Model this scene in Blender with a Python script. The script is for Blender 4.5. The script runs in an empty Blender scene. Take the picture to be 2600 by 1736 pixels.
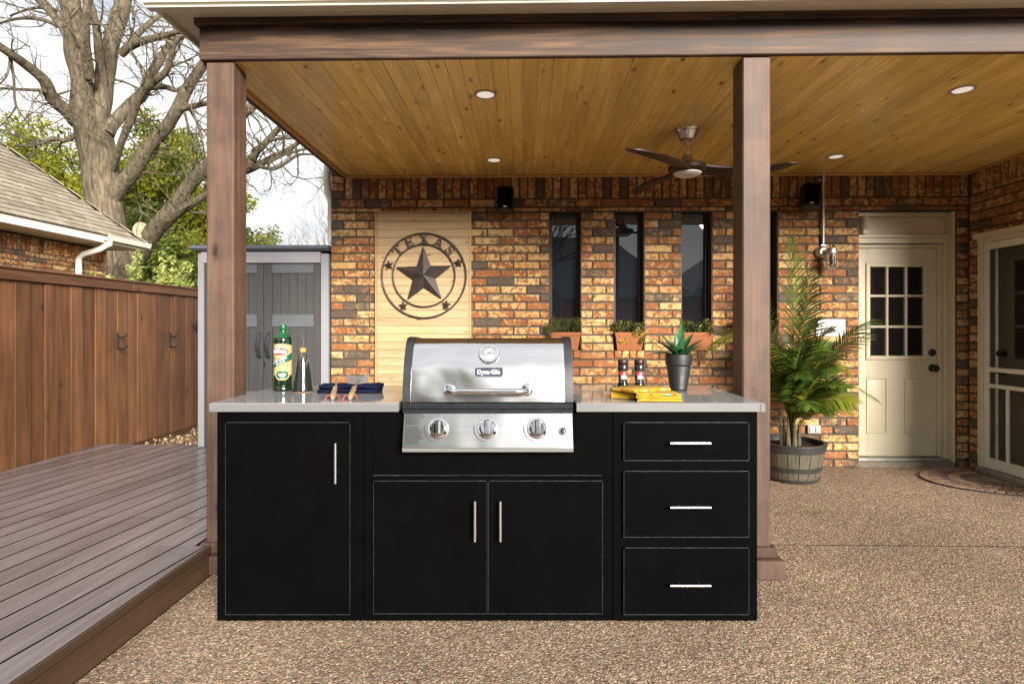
import bpy, bmesh, math, random
import numpy as np
from mathutils import Vector, Matrix, noise as mnoise
random.seed(7)
rng = np.random.default_rng(7)
scene = bpy.context.scene
COL = scene.collection
R = math.radians
PI = math.pi

# ------------------------------------------------------------------ camera
YAW = math.atan(27/1300)
EYE = 1.238
cd = bpy.data.cameras.new('camera')
cam = bpy.data.objects.new('camera', cd); COL.objects.link(cam)
cam.location = (0, 0, EYE)
cam.rotation_euler = (R(90), 0, YAW)
cd.sensor_width = 36; cd.lens = 36*1300/2348
cd.shift_y = -34/2348
cd.clip_start = .05; cd.clip_end = 3000
scene.camera = cam

# ------------------------------------------------------------------ sky, sun, exposure
SUN_EL, SUN_AZ = R(17), R(153)          # azimuth clockwise from +Y: behind the camera, to its right
world = bpy.data.worlds.new('World'); scene.world = world
world.use_nodes = True
wt = world.node_tree; wt.nodes.clear()
def wn(t): return wt.nodes.new(t)
sky = wn('ShaderNodeTexSky'); sky.sky_type = 'NISHITA'; sky.sun_disc = False
sky.sun_elevation = SUN_EL; sky.sun_rotation = SUN_AZ
sky.air_density = 1.0; sky.dust_density = 2.0
sc = wn('ShaderNodeVectorMath'); sc.operation = 'SCALE'; sc.inputs[3].default_value = .10
wt.links.new(sky.outputs[0], sc.inputs[0])
tc = wn('ShaderNodeTexCoord'); mp = wn('ShaderNodeMapping'); mp.inputs['Scale'].default_value = (1, 1, 2.6)
wt.links.new(tc.outputs['Generated'], mp.inputs[0])
nz = wn('ShaderNodeTexNoise'); nz.inputs['Scale'].default_value = 3.2; nz.inputs['Detail'].default_value = 7; nz.inputs['Roughness'].default_value = .47
wt.links.new(mp.outputs[0], nz.inputs['Vector'])
cr = wn('ShaderNodeValToRGB')
cr.color_ramp.elements[0].position = .34; cr.color_ramp.elements[0].color = (.66, .70, .75, 1)
cr.color_ramp.elements[1].position = .62; cr.color_ramp.elements[1].color = (1.0, 1.0, 1.0, 1)
wt.links.new(nz.outputs['Fac'], cr.inputs[0])
mr = wn('ShaderNodeMapRange'); mr.inputs[1].default_value = .28; mr.inputs[2].default_value = .42; mr.inputs[3].default_value = .55; mr.inputs[4].default_value = 1
wt.links.new(nz.outputs['Fac'], mr.inputs[0])
mx = wn('ShaderNodeMix'); mx.data_type = 'RGBA'
wt.links.new(mr.outputs[0], mx.inputs[0]); wt.links.new(sc.outputs[0], mx.inputs[6]); wt.links.new(cr.outputs[0], mx.inputs[7])
bg = wn('ShaderNodeBackground'); bg.inputs[1].default_value = .55
wt.links.new(mx.outputs[2], bg.inputs[0])
wo = wn('ShaderNodeOutputWorld'); wt.links.new(bg.outputs[0], wo.inputs[0])

sl = bpy.data.lights.new('sun', 'SUN'); sl.energy = 5.0; sl.angle = R(24); sl.color = (1, .94, .85)
so = bpy.data.objects.new('sun', sl); COL.objects.link(so)
sd = Vector((math.sin(SUN_AZ)*math.cos(SUN_EL), math.cos(SUN_AZ)*math.cos(SUN_EL), math.sin(SUN_EL)))
so.rotation_euler = (-sd).to_track_quat('-Z', 'Y').to_euler()

vs = scene.view_settings
vs.view_transform = 'Standard'; vs.look = 'None'; vs.gamma = 1; vs.exposure = 1.36; vs.use_curve_mapping = False
scene.render.engine = 'CYCLES'
cy = scene.cycles
cy.use_denoising = True; cy.use_adaptive_sampling = True; cy.adaptive_threshold = .025; cy.max_bounces = 7; cy.diffuse_bounces = 4; cy.glossy_bounces = 4
cy.transmission_bounces = 6; cy.transparent_max_bounces = 12; cy.sample_clamp_indirect = 6
cy.caustics_reflective = False; cy.caustics_refractive = False

# ------------------------------------------------------------------ node helper
class G:
    def __init__(s, name):
        s.m = bpy.data.materials.new(name); s.m.use_nodes = True
        s.t = s.m.node_tree; s.t.nodes.clear()
        s.out = s.t.nodes.new('ShaderNodeOutputMaterial')
        s._pos = s._rnd = None
    def n(s, t): return s.t.nodes.new(t)
    def put(s, sock, v):
        if v is None: return
        if hasattr(v, 'is_output'): s.t.links.new(v, sock)
        else:
            if isinstance(v, (tuple, list)) and len(v) == 3 and len(sock.default_value) == 4: v = (*v, 1)
            sock.default_value = v
    def pos(s):
        if s._pos is None: s._pos = s.n('ShaderNodeNewGeometry')
        return s._pos.outputs['Position']
    def obj(s): return s.n('ShaderNodeTexCoord').outputs['Object']
    def rnd(s):
        if s._rnd is None:
            s.pos(); oi = s.n('ShaderNodeObjectInfo')
            s._rnd = s.math('FRACT', s.math('ADD', s.math('MULTIPLY', oi.outputs['Random'], 7.31), s._pos.outputs['Random Per Island']))
        return s._rnd
    def math(s, op, a, b=None, c=None):
        n = s.n('ShaderNodeMath'); n.operation = op
        s.put(n.inputs[0], a); s.put(n.inputs[1], b); s.put(n.inputs[2], c)
        return n.outputs[0]
    def rand2(s, k):
        return s.math('FRACT', s.math('MULTIPLY', s.rnd(), k))
    def shift(s, vec, amount=60):
        n = s.n('ShaderNodeCombineXYZ')
        a = s.math('MULTIPLY', s.rnd(), amount)
        s.put(n.inputs[0], a); s.put(n.inputs[1], s.math('MULTIPLY', a, 1.7)); s.put(n.inputs[2], s.math('MULTIPLY', a, 2.3))
        v = s.n('ShaderNodeVectorMath'); v.operation = 'ADD'
        s.put(v.inputs[0], vec); s.put(v.inputs[1], n.outputs[0])
        return v.outputs[0]
    def map(s, vec, scale=(1, 1, 1), rot=(0, 0, 0), loc=(0, 0, 0)):
        n = s.n('ShaderNodeMapping'); s.put(n.inputs[0], vec)
        n.inputs['Scale'].default_value = scale; n.inputs['Rotation'].default_value = rot; n.inputs['Location'].default_value = loc
        return n.outputs[0]
    def noise(s, vec, scale, detail=3, rough=.5, dist=0):
        n = s.n('ShaderNodeTexNoise'); s.put(n.inputs['Vector'], vec)
        n.inputs['Scale'].default_value = scale; n.inputs['Detail'].default_value = detail
        n.inputs['Roughness'].default_value = rough; n.inputs['Distortion'].default_value = dist
        return n.outputs['Fac']
    def vor(s, vec, scale, out='Distance', feat='F1', rnd=1):
        n = s.n('ShaderNodeTexVoronoi'); n.feature = feat; s.put(n.inputs['Vector'], vec)
        n.inputs['Scale'].default_value = scale
        n.inputs['Randomness'].default_value = rnd
        return n.outputs[out]
    def ramp(s, f, pts, interp='LINEAR'):
        n = s.n('ShaderNodeValToRGB'); e = n.color_ramp; e.interpolation = interp
        while len(e.elements) < len(pts): e.elements.new(.5)
        for el, (p, c) in zip(e.elements, pts):
            el.position = p; el.color = (*c, 1) if not isinstance(c, (int, float)) else (c, c, c, 1)
        s.put(n.inputs[0], f); return n.outputs[0]
    def mr(s, f, a, b, c=0, d=1):
        n = s.n('ShaderNodeMapRange'); s.put(n.inputs[0], f)
        for i, v in enumerate((a, b, c, d)): s.put(n.inputs[i+1], v)
        return n.outputs[0]
    def mix(s, f, a, b, blend='MIX'):
        n = s.n('ShaderNodeMix'); n.data_type = 'RGBA'; n.blend_type = blend
        s.put(n.inputs[0], f); s.put(n.inputs[6], a); s.put(n.inputs[7], b)
        return n.outputs[2]
    def val(s, col, v):           # multiply a colour by a value socket
        n = s.n('ShaderNodeVectorMath'); n.operation = 'SCALE'
        s.put(n.inputs[0], col); s.put(n.inputs[3], v); return n.outputs[0]
    def bump(s, h, strength=.3, dist=.01, normal=None):
        n = s.n('ShaderNodeBump'); n.inputs['Strength'].default_value = strength; n.inputs['Distance'].default_value = dist
        s.put(n.inputs['Height'], h)
        if normal: s.put(n.inputs['Normal'], normal)
        return n.outputs[0]
    def pr(s, color=(.5, .5, .5), rough=.5, metal=0, normal=None, spec=None, ior=None, trans=None, coat=None, emis=None, es=0, aniso=None, alpha=None):
        p = s.n('ShaderNodeBsdfPrincipled')
        s.put(p.inputs['Base Color'], color); s.put(p.inputs['Roughness'], rough); s.put(p.inputs['Metallic'], metal)
        s.put(p.inputs['Normal'], normal); s.put(p.inputs['Specular IOR Level'], spec); s.put(p.inputs['IOR'], ior)
        s.put(p.inputs['Transmission Weight'], trans); s.put(p.inputs['Coat Weight'], coat); s.put(p.inputs['Alpha'], alpha)
        s.put(p.inputs['Anisotropic'], aniso)
        if emis: s.put(p.inputs['Emission Color'], emis); s.put(p.inputs['Emission Strength'], es)
        s.t.links.new(p.outputs[0], s.out.inputs[0]); s.p = p
        return s.m
def plain(name, col, rough=.5, metal=0, var=.12, scale=9, bump=.06, **k):
    g = G(name); v = g.mr(g.noise(g.pos(), scale, 5, .6), .3, .7, 1-var, 1+var)
    b = g.bump(g.noise(g.pos(), scale*14, 3), bump, .002) if bump else None
    return g.pr(g.val(col, v), g.mr(g.noise(g.pos(), scale*2.3, 4), .3, .7, rough*.85, min(1, rough*1.15)), metal, b, **k)

# ------------------------------------------------------------------ materials
M = {}
def brick_mat(name, bright=1.0, red=1.0):
    g = G(name); p = g.shift(g.pos())
    n1 = g.noise(p, 26, 4, .62, .9); n2 = g.noise(p, 11, 4, .6, .8); n3 = g.noise(p, 95, 4, .7)
    r2 = g.rand2(13.7); r3 = g.rand2(31.3); r4 = g.rand2(57.1)
    cream = g.mix(r2, (.52*bright, .36*bright, .17*bright), (.44*bright, .262*bright, .104*bright))
    redc = g.mix(r3, (.20*red, .068, .028), (.29*red, .120, .045))
    mid = g.mix(r2, (.33*bright, .18*bright, .070*bright), (.29*bright, .135*bright, .052*bright))
    # some bricks mostly cream, some mostly red, all blotched through ochre
    a_ = g.math('ADD', g.math('ADD', g.math('MULTIPLY', n1, .8), g.math('MULTIPLY', n2, .25)), g.mr(r4, 0, 1, -.09, .07))
    c = g.mix(g.mr(a_, .43, .50), cream, mid)
    c = g.mix(g.mr(a_, .50, .57), c, redc)
    dark = g.mix(n3, (.032, .027, .023), (.105, .085, .066))
    # smoky flashed bricks: dark clouds, not a flat grey
    isd = g.mr(g.math('ADD', g.math('MULTIPLY', r3, .95), g.math('MULTIPLY', n2, .75)), 1.04, 1.24)
    c = g.mix(g.math('MULTIPLY', isd, .92), c, dark)
    c = g.val(c, g.mr(n3, .25, .75, .68, 1.25))
    h = g.math('ADD', g.math('MULTIPLY', n3, .7), n1)
    return g.pr(c, .85, 0, g.bump(h, .8, .008), spec=.25)
M['brick'] = brick_mat('brick')
M['brick_far'] = brick_mat('brick_far', 1.45, 1.5)
def mortar():
    g = G('mortar'); n = g.noise(g.pos(), 60, 5, .7); n2 = g.noise(g.pos(), 4, 3)
    c = g.ramp(n, [(.3, (.046, .039, .030)), (.7, (.105, .09, .07))])
    return g.pr(g.val(c, g.mr(n2, .3, .7, .75, 1.2)), .95, 0, g.bump(n, .6, .006), spec=.1)
M['mortar'] = mortar()

def wood(name, dark, mid, light, axis, rough=.5, knots=.0, knotcol=None, var=.25, gs=1.0, bump=.25, spec=.35, knot_scale=5.0, big=None, shift=60, stops=(.25, .5, .75)):
    """grain along `axis` (0,1,2) in place; each piece is shifted so no two match"""
    g = G(name); p = g.shift(g.pos(), shift)
    sc_ = [34*gs]*3; sc_[axis] = 1.6*gs
    pm = g.map(p, tuple(sc_))
    n1 = g.noise(pm, 1.0, 5, .62, .9)
    sc2 = [110*gs]*3; sc2[axis] = 4*gs
    n2 = g.noise(g.map(p, tuple(sc2)), 1.0, 4, .6)
    c = g.ramp(n1, [(stops[0], dark), (stops[1], mid), (stops[2], light)])
    c = g.val(c, g.mr(n2, .25, .75, .84, 1.14))
    c = g.val(c, g.mr(g.rand2(17.9), 0, 1, 1-var, 1+var))
    h = n2
    if big:
        c = g.val(c, g.mr(g.noise(p, big[0], 4, .6), .3, .7, 1-big[1], 1+big[1]))
    if knots:
        ks = [knot_scale*2.4]*3; ks[axis] = knot_scale
        kv = g.map(p, tuple(ks)); d = g.vor(kv, 1.0)
        keep = g.mr(g.vor(kv, 1.0, 'Color'), 1-knots, 1-knots+.01)
        w = g.math('ADD', d, g.math('MULTIPLY', g.math('SUBTRACT', g.noise(p, 40, 2), .5), .10))
        k = g.math('MULTIPLY', g.mr(w, .13, .05), keep)
        ring = g.math('MULTIPLY', g.mr(w, .24, .10), keep)
        c = g.mix(g.math('MULTIPLY', ring, .35), c, knotcol or dark)
        c = g.mix(k, c, tuple(v*.45 for v in (knotcol or dark)))
    return g.pr(c, g.mr(n1, .3, .7, rough*.9, rough*1.12), 0, g.bump(h, bump, .003), spec=spec)
M['beam'] = wood('beam_wood', (.024, .013, .008), (.056, .031, .019), (.125, .068, .037), 0, .6, .6, (.03, .016, .01), .10, .75, .35, knot_scale=2.4, big=(2.5, .25), shift=5, stops=(.36, .52, .66))
M['post'] = wood('post_wood', (.050, .028, .019), (.083, .047, .032), (.120, .071, .049), 2, .6, .45, (.045, .025, .018), .12, .6, .6, knot_scale=2.5, big=(5, .28), shift=5)
M['ceiling'] = wood('ceiling_pine', (.68, .45, .125), (.82, .58, .185), (.90, .68, .26), 1, .26, .62, (.26, .12, .03), .13, .7, .1, spec=.5, knot_scale=4.6, big=(1.3, .10))
M['ceiling_trim'] = wood('trim_pine', (.42, .23, .075), (.53, .31, .11), (.6, .37, .15), 0, .4, 0, None, .08, .7, .1)
M['ceiling_trim_y'] = wood('trim_pine_side', (.34, .18, .055), (.44, .245, .08), (.52, .3, .11), 1, .4, 0, None, .08, .7, .1)
M['pine'] = wood('pale_pine', (.30, .19, .092), (.385, .268, .142), (.44, .325, .19), 0, .55, .75, (.26, .12, .04), .10, .6, .12, knot_scale=6.0)
M['pine_v'] = wood('pale_pine_batten', (.30, .19, .085), (.37, .25, .125), (.42, .30, .16), 2, .55, .0, None, .08, .6, .12)
M['fence'] = wood('fence_cedar', (.060, .024, .0095), (.116, .048, .018), (.175, .077, .030), 2, .6, .6, (.045, .018, .008), .30, .55, .3, knot_scale=3.2, big=(2.2, .22))
M['fence_rail'] = wood('fence_rail_cedar', (.065, .027, .011), (.11, .047, .019), (.155, .07, .03), 1, .6, .4, (.05, .02, .01), .12, .55, .3, knot_scale=3.2)
M['deck'] = wood('deck_stain', (.150, .123, .121), (.180, .150, .148), (.215, .182, .180), 1, .24, .10, (.07, .045, .035), .13, .45, .15, spec=.55, big=(1.6, .16))
M['deck_edge'] = wood('deck_edge_stain', (.040, .022, .012), (.055, .032, .018), (.07, .042, .024), 1, .45, 0, None, .06, .45, .12)
M['fan_wood'] = wood('fan_walnut', (.018, .008, .005), (.030, .013, .008), (.045, .020, .012), 0, .4, 0, None, .05, .8, .03, spec=.2, shift=0)

M['gap_shade'] = plain('gap_shade', (.012, .009, .007), .95, 0, .3, 20, .1, spec=.05)  # near-black board sides: the shade between deck boards put into the colour
M['shed_handle'] = plain('shed_handle', (.022, .026, .034), .35, 0, .1, 10, 0)
def aggregate():
    g = G('exposed_aggregate'); p = g.pos()
    w = g.n('ShaderNodeVectorMath'); w.operation = 'ADD'
    nn = g.n('ShaderNodeTexNoise'); g.put(nn.inputs['Vector'], p); nn.inputs['Scale'].default_value = 55
    g.put(w.inputs[0], p); g.put(w.inputs[1], g.val(nn.outputs['Color'], .012))
    pp = g.map(w.outputs[0], (1, 1, 0))
    def layer(s):
        col = g.vor(pp, s, 'Color'); d = g.vor(pp, s)
        sep = g.n('ShaderNodeSeparateColor'); g.put(sep.inputs[0], col)
        c = g.ramp(sep.outputs[0], [(0, (.14, .092, .06)), (.16, (.28, .18, .115)), (.30, (.44, .32, .22)), (.43, (.22, .17, .14)), (.55, (.54, .41, .29)),
                                   (.66, (.34, .215, .13)), (.76, (.48, .36, .26)), (.86, (.27, .165, .105)), (.94, (.60, .50, .39))], 'CONSTANT')
        c = g.val(c, g.mr(sep.outputs[1], 0, 1, .8, 1.2))
        return c, d
    c1, d1 = layer(100); c2, d2 = layer(165)
    pick = g.mr(g.noise(pp, 38, 2), .5, .52)
    c = g.mix(pick, c1, c2)
    gap = g.math('ADD', g.math('MULTIPLY', g.mr(d1, .42, .72), g.math('SUBTRACT', 1, pick)), g.math('MULTIPLY', g.mr(d2, .45, .75), pick))
    c = g.mix(g.math('MULTIPLY', gap, .75), c, (.16, .125, .092))
    patch = g.noise(p, 1.1, 4, .6)
    c = g.mix(1.0, g.val(c, g.mr(patch, .3, .7, .74, 1.08)), (.93, .90, .86), 'MULTIPLY')
    c = g.val(c, g.mr(g.noise(p, .35, 5, .65, .6), .52, .66, 1, .80))
    hh = g.math('SUBTRACT', 1, g.math('MINIMUM', d1, 1.0))
    hh = g.math('ADD', hh, g.math('MULTIPLY', g.math('SUBTRACT', 1, d2), .4))
    return g.pr(c, g.mr(g.vor(pp, 92), 0, .6, .42, .75), 0, g.bump(hh, .55, .006), spec=.4)
M['aggregate'] = aggregate()
def steel(name, base=.62, rough=.22, wob=.0, axis=0, brush=.006, tint=(1, 1, 1.02)):
    g = G(name); sc_ = [300, 300, 300]; sc_[axis] = 2.5
    n = g.noise(g.map(g.obj(), tuple(sc_)), 1, 3, .6)
    b = g.bump(n, brush, .0006)
    if wob: b = g.bump(g.noise(g.obj(), 3.2, 1.5, .4, .7), wob, .05, b)
    return g.pr(g.val(tuple(base*t for t in tint), g.mr(n, .3, .7, .97, 1.03)), g.mr(n, .3, .7, rough*.95, rough*1.06), 1, b)
M['lid_steel'] = steel('lid_steel', .56, .20, .45)
M['panel_steel'] = steel('panel_steel', .54, .20, .12)
M['bar_steel'] = steel('bar_steel', .70, .25)
M['edge_steel'] = plain('edge_steel', (.20, .20, .203), .28, .3, .02, 3, 0)
M['chrome'] = plain('chrome', (.66, .66, .68), .06, 1, .03, 9, 0)
M['nickel'] = plain('brushed_nickel', (.55, .51, .46), .27, 1, .05, 9, 0)
M['galv'] = plain('galvanised', (.52, .52, .51), .38, 1, .12, 20, 0)
def counter():
    g = G('counter_steel'); n = g.noise(g.map(g.obj(), (2.5, 260, 260)), 1, 3, .6)
    return g.pr(g.val((.205, .205, .212), g.mr(n, .3, .7, .97, 1.03)), .05, 0, None, ior=1.24, spec=.5)
M['counter'] = counter()
M['black_paint'] = plain('black_powder_coat', (.0022, .0021, .0023), .45, 0, .15, 6, .02, spec=.015)
M['edge_line'] = plain('edge_highlight', (.095, .098, .107), .3, .7, .5, 30, 0)  # pale colour painting the bright edge highlights of the black panels
M['concrete'] = plain('concrete_step', (.17, .14, .105), .9, 0, .3, 60, .4)
M['slate_roof'] = plain('slate_roof', (.10, .115, .14), .8, 0, .35, 3, .3)
M['black_gloss'] = plain('black_enamel', (.012, .013, .016), .25, 0, .1, 8, 0, spec=.5)
M['lid_cap'] = plain('lid_cap_enamel', (.011, .013, .017), .4, 0, .1, 8, .03, spec=.5)
M['black_plastic'] = plain('black_plastic', (.014, .014, .015), .45, 0, .15, 10, .05)
M['dark_iron'] = plain('rusted_iron', (.050, .036, .031), .5, .35, .35, 16, .12)
M['cream_paint'] = plain('cream_paint', (.52, .46, .335), .42, 0, .05, 5, .03)
M['gutter_paint'] = plain('gutter_paint', (.62, .585, .47), .38, 0, .05, 4, .02)
M['white_trim'] = plain('white_trim', (.58, .56, .50), .45, 0, .06, 6, .03)
M['door_paint'] = plain('door_paint', (.50, .44, .315), .45, 0, .06, 4, .03)
M['window_frame'] = plain('bronze_frame', (.020, .016, .014), .4, .2, .15, 12, .04)
def glass_dark(name, c=(.010, .012, .016), rough=.015, spec=.9):
    g = G(name); n = g.noise(g.pos(), 2.2, 2)
    return g.pr(c, rough, 0, g.bump(n, .05, .02), ior=1.52, spec=spec, coat=.0)
M['glass'] = glass_dark('window_glass', (.008, .010, .013), .012, 1.0)
M['door_glass'] = glass_dark('door_glass', (.012, .011, .010), .03, .5)
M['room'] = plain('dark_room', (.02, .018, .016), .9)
def screen():
    g = G('insect_screen')
    d = g.n('ShaderNodeBsdfDiffuse'); d.inputs[0].default_value = (.028, .022, .016, 1)
    t = g.n('ShaderNodeBsdfTransparent'); m = g.n('ShaderNodeMixShader'); m.inputs[0].default_value = .62
    g.t.links.new(t.outputs[0], m.inputs[1]); g.t.links.new(d.outputs[0], m.inputs[2]); g.t.links.new(m.outputs[0], g.out.inputs[0])
    return g.m
M['screen'] = screen()
M['terracotta'] = plain('terracotta', (.25, .092, .038), .8, 0, .12, 14, .15, spec=.2)
M['soil'] = plain('soil', (.045, .03, .02), .95, 0, .4, 40, .5, spec=.1)
M['shed_light'] = plain('shed_light_grey', (.22, .22, .24), .5, 0, .05, 8, .06)
M['shed_lid'] = plain('shed_slate', (.075, .088, .105), .5, 0, .1, 10, .1)
def shed(name, c, axis):
    g = G(name); s_ = [150, 150, 150]; s_[axis] = 5
    n = g.noise(g.map(g.pos(), tuple(s_)), 1, 4, .6)
    return g.pr(g.val(c, g.mr(n, .3, .7, .86, 1.12)), .55, 0, g.bump(n, .3, .003))
M['shed_door'] = shed('shed_door_grey', (.040, .039, .038), 2)
M['shed_band'] = shed('shed_band_grey', (.080, .084, .092), 0)
M['shed_header'] = shed('shed_header_grey', (.24, .24, .26), 0)
def shingle():
    g = G('asphalt_shingle'); n = g.noise(g.pos(), 160, 3, .7); n2 = g.noise(g.pos(), 5, 3)
    c = g.mix(g.rnd(), (.19, .16, .12), (.29, .25, .19))
    c = g.val(c, g.mr(n, .3, .7, .75, 1.25)); c = g.val(c, g.mr(n2, .3, .7, .88, 1.1))
    return g.pr(c, .9, 0, g.bump(n, .5, .004), spec=.2)
M['shingle'] = shingle()
def leaf(name, a, b, trans=.35, rough=.45, n_scale=0):
    g = G(name); c = g.mix(g.rnd(), a, b)
    c = g.val(c, g.mr(g.rand2(23.1), 0, 1, .7, 1.25))
    if n_scale: c = g.val(c, g.mr(g.noise(g.pos(), n_scale, 3), .3, .7, .7, 1.25))
    g.pr(c, rough, 0, spec=.4)
    t = g.n('ShaderNodeBsdfTranslucent'); g.put(t.inputs[0], g.val(c, 1.25))
    m = g.n('ShaderNodeMixShader'); m.inputs[0].default_value = trans
    g.t.links.new(g.p.outputs[0], m.inputs[1]); g.t.links.new(t.outputs[0], m.inputs[2]); g.t.links.new(m.outputs[0], g.out.inputs[0])
    return g.m
M['leaf_yellow'] = leaf('leaf_yellow_green', (.15, .18, .014), (.29, .27, .02), .42, n_scale=.5)
M['leaf_green'] = leaf('leaf_green', (.05, .085, .012), (.14, .16, .02), .35, n_scale=.6)
M['leaf_shrub'] = leaf('leaf_shrub', (.12, .20, .04), (.45, .42, .12), .35, .35)
M['leaf_far'] = leaf('leaf_far', (.07, .09, .03), (.15, .17, .05), .3)
M['palm'] = leaf('palm_leaf', (.032, .070, .012), (.105, .150, .020), .3, .38)
M['palm_pale'] = leaf('palm_leaf_pale', (.12, .17, .02), (.30, .31, .035), .4, .38)
M['palm_brown'] = leaf('palm_leaf_dry', (.10, .10, .02), (.20, .12, .04), .25, .6)
M['herb'] = leaf('herb_leaf', (.06, .085, .015), (.13, .12, .03), .3)
M['herb_yellow'] = leaf('yellow_flower', (.55, .42, .04), (.62, .5, .08), .3)
M['agave'] = leaf('succulent_leaf', (.018, .085, .030), (.03, .11, .038), .10, .42)
def bark():
    g = G('bark'); p = g.pos()
    n = g.noise(g.map(p, (15, 15, 2.6)), 1, 5, .68, .9); v = g.noise(g.map(p, (40, 40, 7)), 1, 4, .7); b2 = g.noise(p, .7, 3)
    c = g.ramp(n, [(.30, (.030, .024, .016)), (.5, (.105, .085, .056)), (.72, (.20, .168, .115))])
    c = g.val(c, g.mr(b2, .3, .7, .8, 1.2))
    return g.pr(c, .95, 0, g.bump(g.math('ADD', n, g.math('MULTIPLY', v, .6)), .9, .05), spec=.1)
M['bark'] = bark()
M['bark_far'] = plain('bark_far', (.16, .135, .11), .95, 0, .2, 1, 0)
M['cut_wood'] = plain('cut_wood', (.36, .26, .16), .8, 0, .3, 18, .2)
M['dirt'] = plain('dirt', (.16, .115, .075), .95, 0, .35, 3, .6, spec=.1)
M['litter'] = leaf('dry_leaf', (.28, .17, .08), (.50, .36, .20), .1, .8)
M['white_plastic'] = plain('white_plastic', (.36, .355, .34), .4, 0, .05, 9, 0)
M['grey_plastic'] = plain('grey_plastic', (.42, .40, .36), .45, 0, .08, 9, 0)
g = G('barrel_stave'); n_ = g.noise(g.map(g.shift(g.pos()), (60, 60, 6)), 1, 4, .6)
M['barrel'] = g.pr(g.val((.085, .074, .050), g.mr(n_, .3, .7, .7, 1.3)), .55, 0, g.bump(n_, .3, .004))
M['barrel_hoop'] = plain('barrel_hoop', (.028, .027, .026), .45, 0, .2, 14, .1)
def lens():
    g = G('lamp_lens'); return g.pr((.8, .78, .74), .5, emis=(1, .93, .82), es=.22)
M['lens'] = lens()
M['fan_lens'] = plain('fan_lens', (.62, .62, .60), .4, 0, .02, 5, 0)
def clear(name, c=(1, 1, 1), rough=.0, ior=1.45):
    g = G(name); return g.pr(c, rough, 0, None, trans=1, ior=ior)
M['clear'] = clear('clear_glass', (.96, .97, .97))
M['green_glass'] = plain('green_bottle_glass', (.004, .016, .006), .06, 0, .1, 10, 0, spec=.6, coat=.4)
M['oil_top'] = clear('green_tint_glass', (.10, .55, .16), .02, 1.3)
M['cap_green'] = plain('cap_green', (.005, .085, .028), .25, 0, .05, 10, 0)
M['label_cream'] = plain('label_cream', (.40, .32, .14), .5, 0, .05, 20, 0)
M['label_red'] = plain('label_red', (.55, .022, .03), .5, 0, .05, 20, 0)
M['label_green'] = plain('label_green', (.006, .085, .045), .5, 0, .05, 20, 0)
M['ink_white'] = plain('ink_white', (.82, .82, .80), .5, 0, .02, 5, 0)
M['ink_black'] = plain('ink_black', (.012, .012, .013), .5, 0, .02, 5, 0)
M['ink_grey'] = plain('ink_grey', (.10, .10, .11), .6, 0, .02, 5, 0)
M['badge_blue'] = plain('badge_slate', (.020, .028, .042), .55, 0, .03, 5, 0, spec=.2)
def cruet():
    g = G('glazed_stoneware'); p = g.obj()
    n = g.noise(g.map(p, (18, 18, 9)), 1, 4, .6, 1.0)
    sep = g.n('ShaderNodeSeparateXYZ'); g.put(sep.inputs[0], p)
    zf = g.mr(sep.outputs[2], .115, .19)
    f = g.math('MULTIPLY', g.mr(n, .47, .62), zf)
    c = g.mix(f, (.012, .017, .015), (.27, .23, .16))
    return g.pr(c, .16, 0, g.bump(g.noise(g.map(p, (3, 3, 160)), 1, 2), .1, .002), spec=.5, coat=.3)
M['cruet'] = cruet()
M['cork'] = plain('cork', (.50, .23, .06), .8, 0, .25, 60, .3)
M['clay_raw'] = plain('raw_clay', (.33, .17, .07), .8, 0, .1, 30, .1)
def cloth(name, c, s=900):
    g = G(name); n = g.noise(g.obj(), s, 2); n2 = g.noise(g.obj(), 20, 4)
    return g.pr(g.val(c, g.mr(n2, .3, .7, .8, 1.2)), .9, 0, g.bump(n, .4, .001), spec=.1)
M['navy'] = cloth('navy_cloth', (.0055, .0085, .028))
def stripe_cloth():
    g = G('striped_cloth'); p = g.obj(); sep = g.n('ShaderNodeSeparateXYZ'); g.put(sep.inputs[0], g.map(p, (1, 1, 1), (0, 0, R(20))))
    y = g.math('FRACT', g.math('MULTIPLY', g.math('ADD', sep.outputs[1], 1.0), 13.0))
    Yl, Or, Gr, Rd, Tl = (.43, .25, .025), (.66, .22, .02), (.22, .33, .10), (.48, .06, .02), (.16, .36, .32)
    c = g.ramp(y, [(0, Yl), (.16, Yl), (.17, Rd), (.21, Or), (.26, Yl), (.42, Yl), (.43, Gr), (.52, Tl), (.60, Gr), (.62, Or), (.68, Rd), (.72, Yl)], 'CONSTANT')
    n = g.noise(p, 900, 2)
    return g.pr(g.val(c, g.mr(g.noise(p, 30, 3), .3, .7, .9, 1.1)), .9, 0, g.bump(n, .4, .001), spec=.1)
M['stripe'] = stripe_cloth()
M['yellow_cloth'] = cloth('yellow_cloth', (.43, .25, .025))
M['tool_wood'] = wood('tool_handle_wood', (.22, .13, .07), (.32, .21, .12), (.40, .28, .17), 1, .5, 0, None, .05, 1.2, .1)
M['red_cord'] = plain('red_cord', (.42, .06, .03), .7)
M['salt'] = plain('salt', (.72, .73, .74), .6, 0, .08, 200, .4)
M['pepper'] = plain('peppercorn', (.07, .05, .035), .7, 0, .7, 220, .6)
M['pot_dark'] = plain('charcoal_pot', (.012, .0115, .013), .5, 0, .08, 12, .04)

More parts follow.
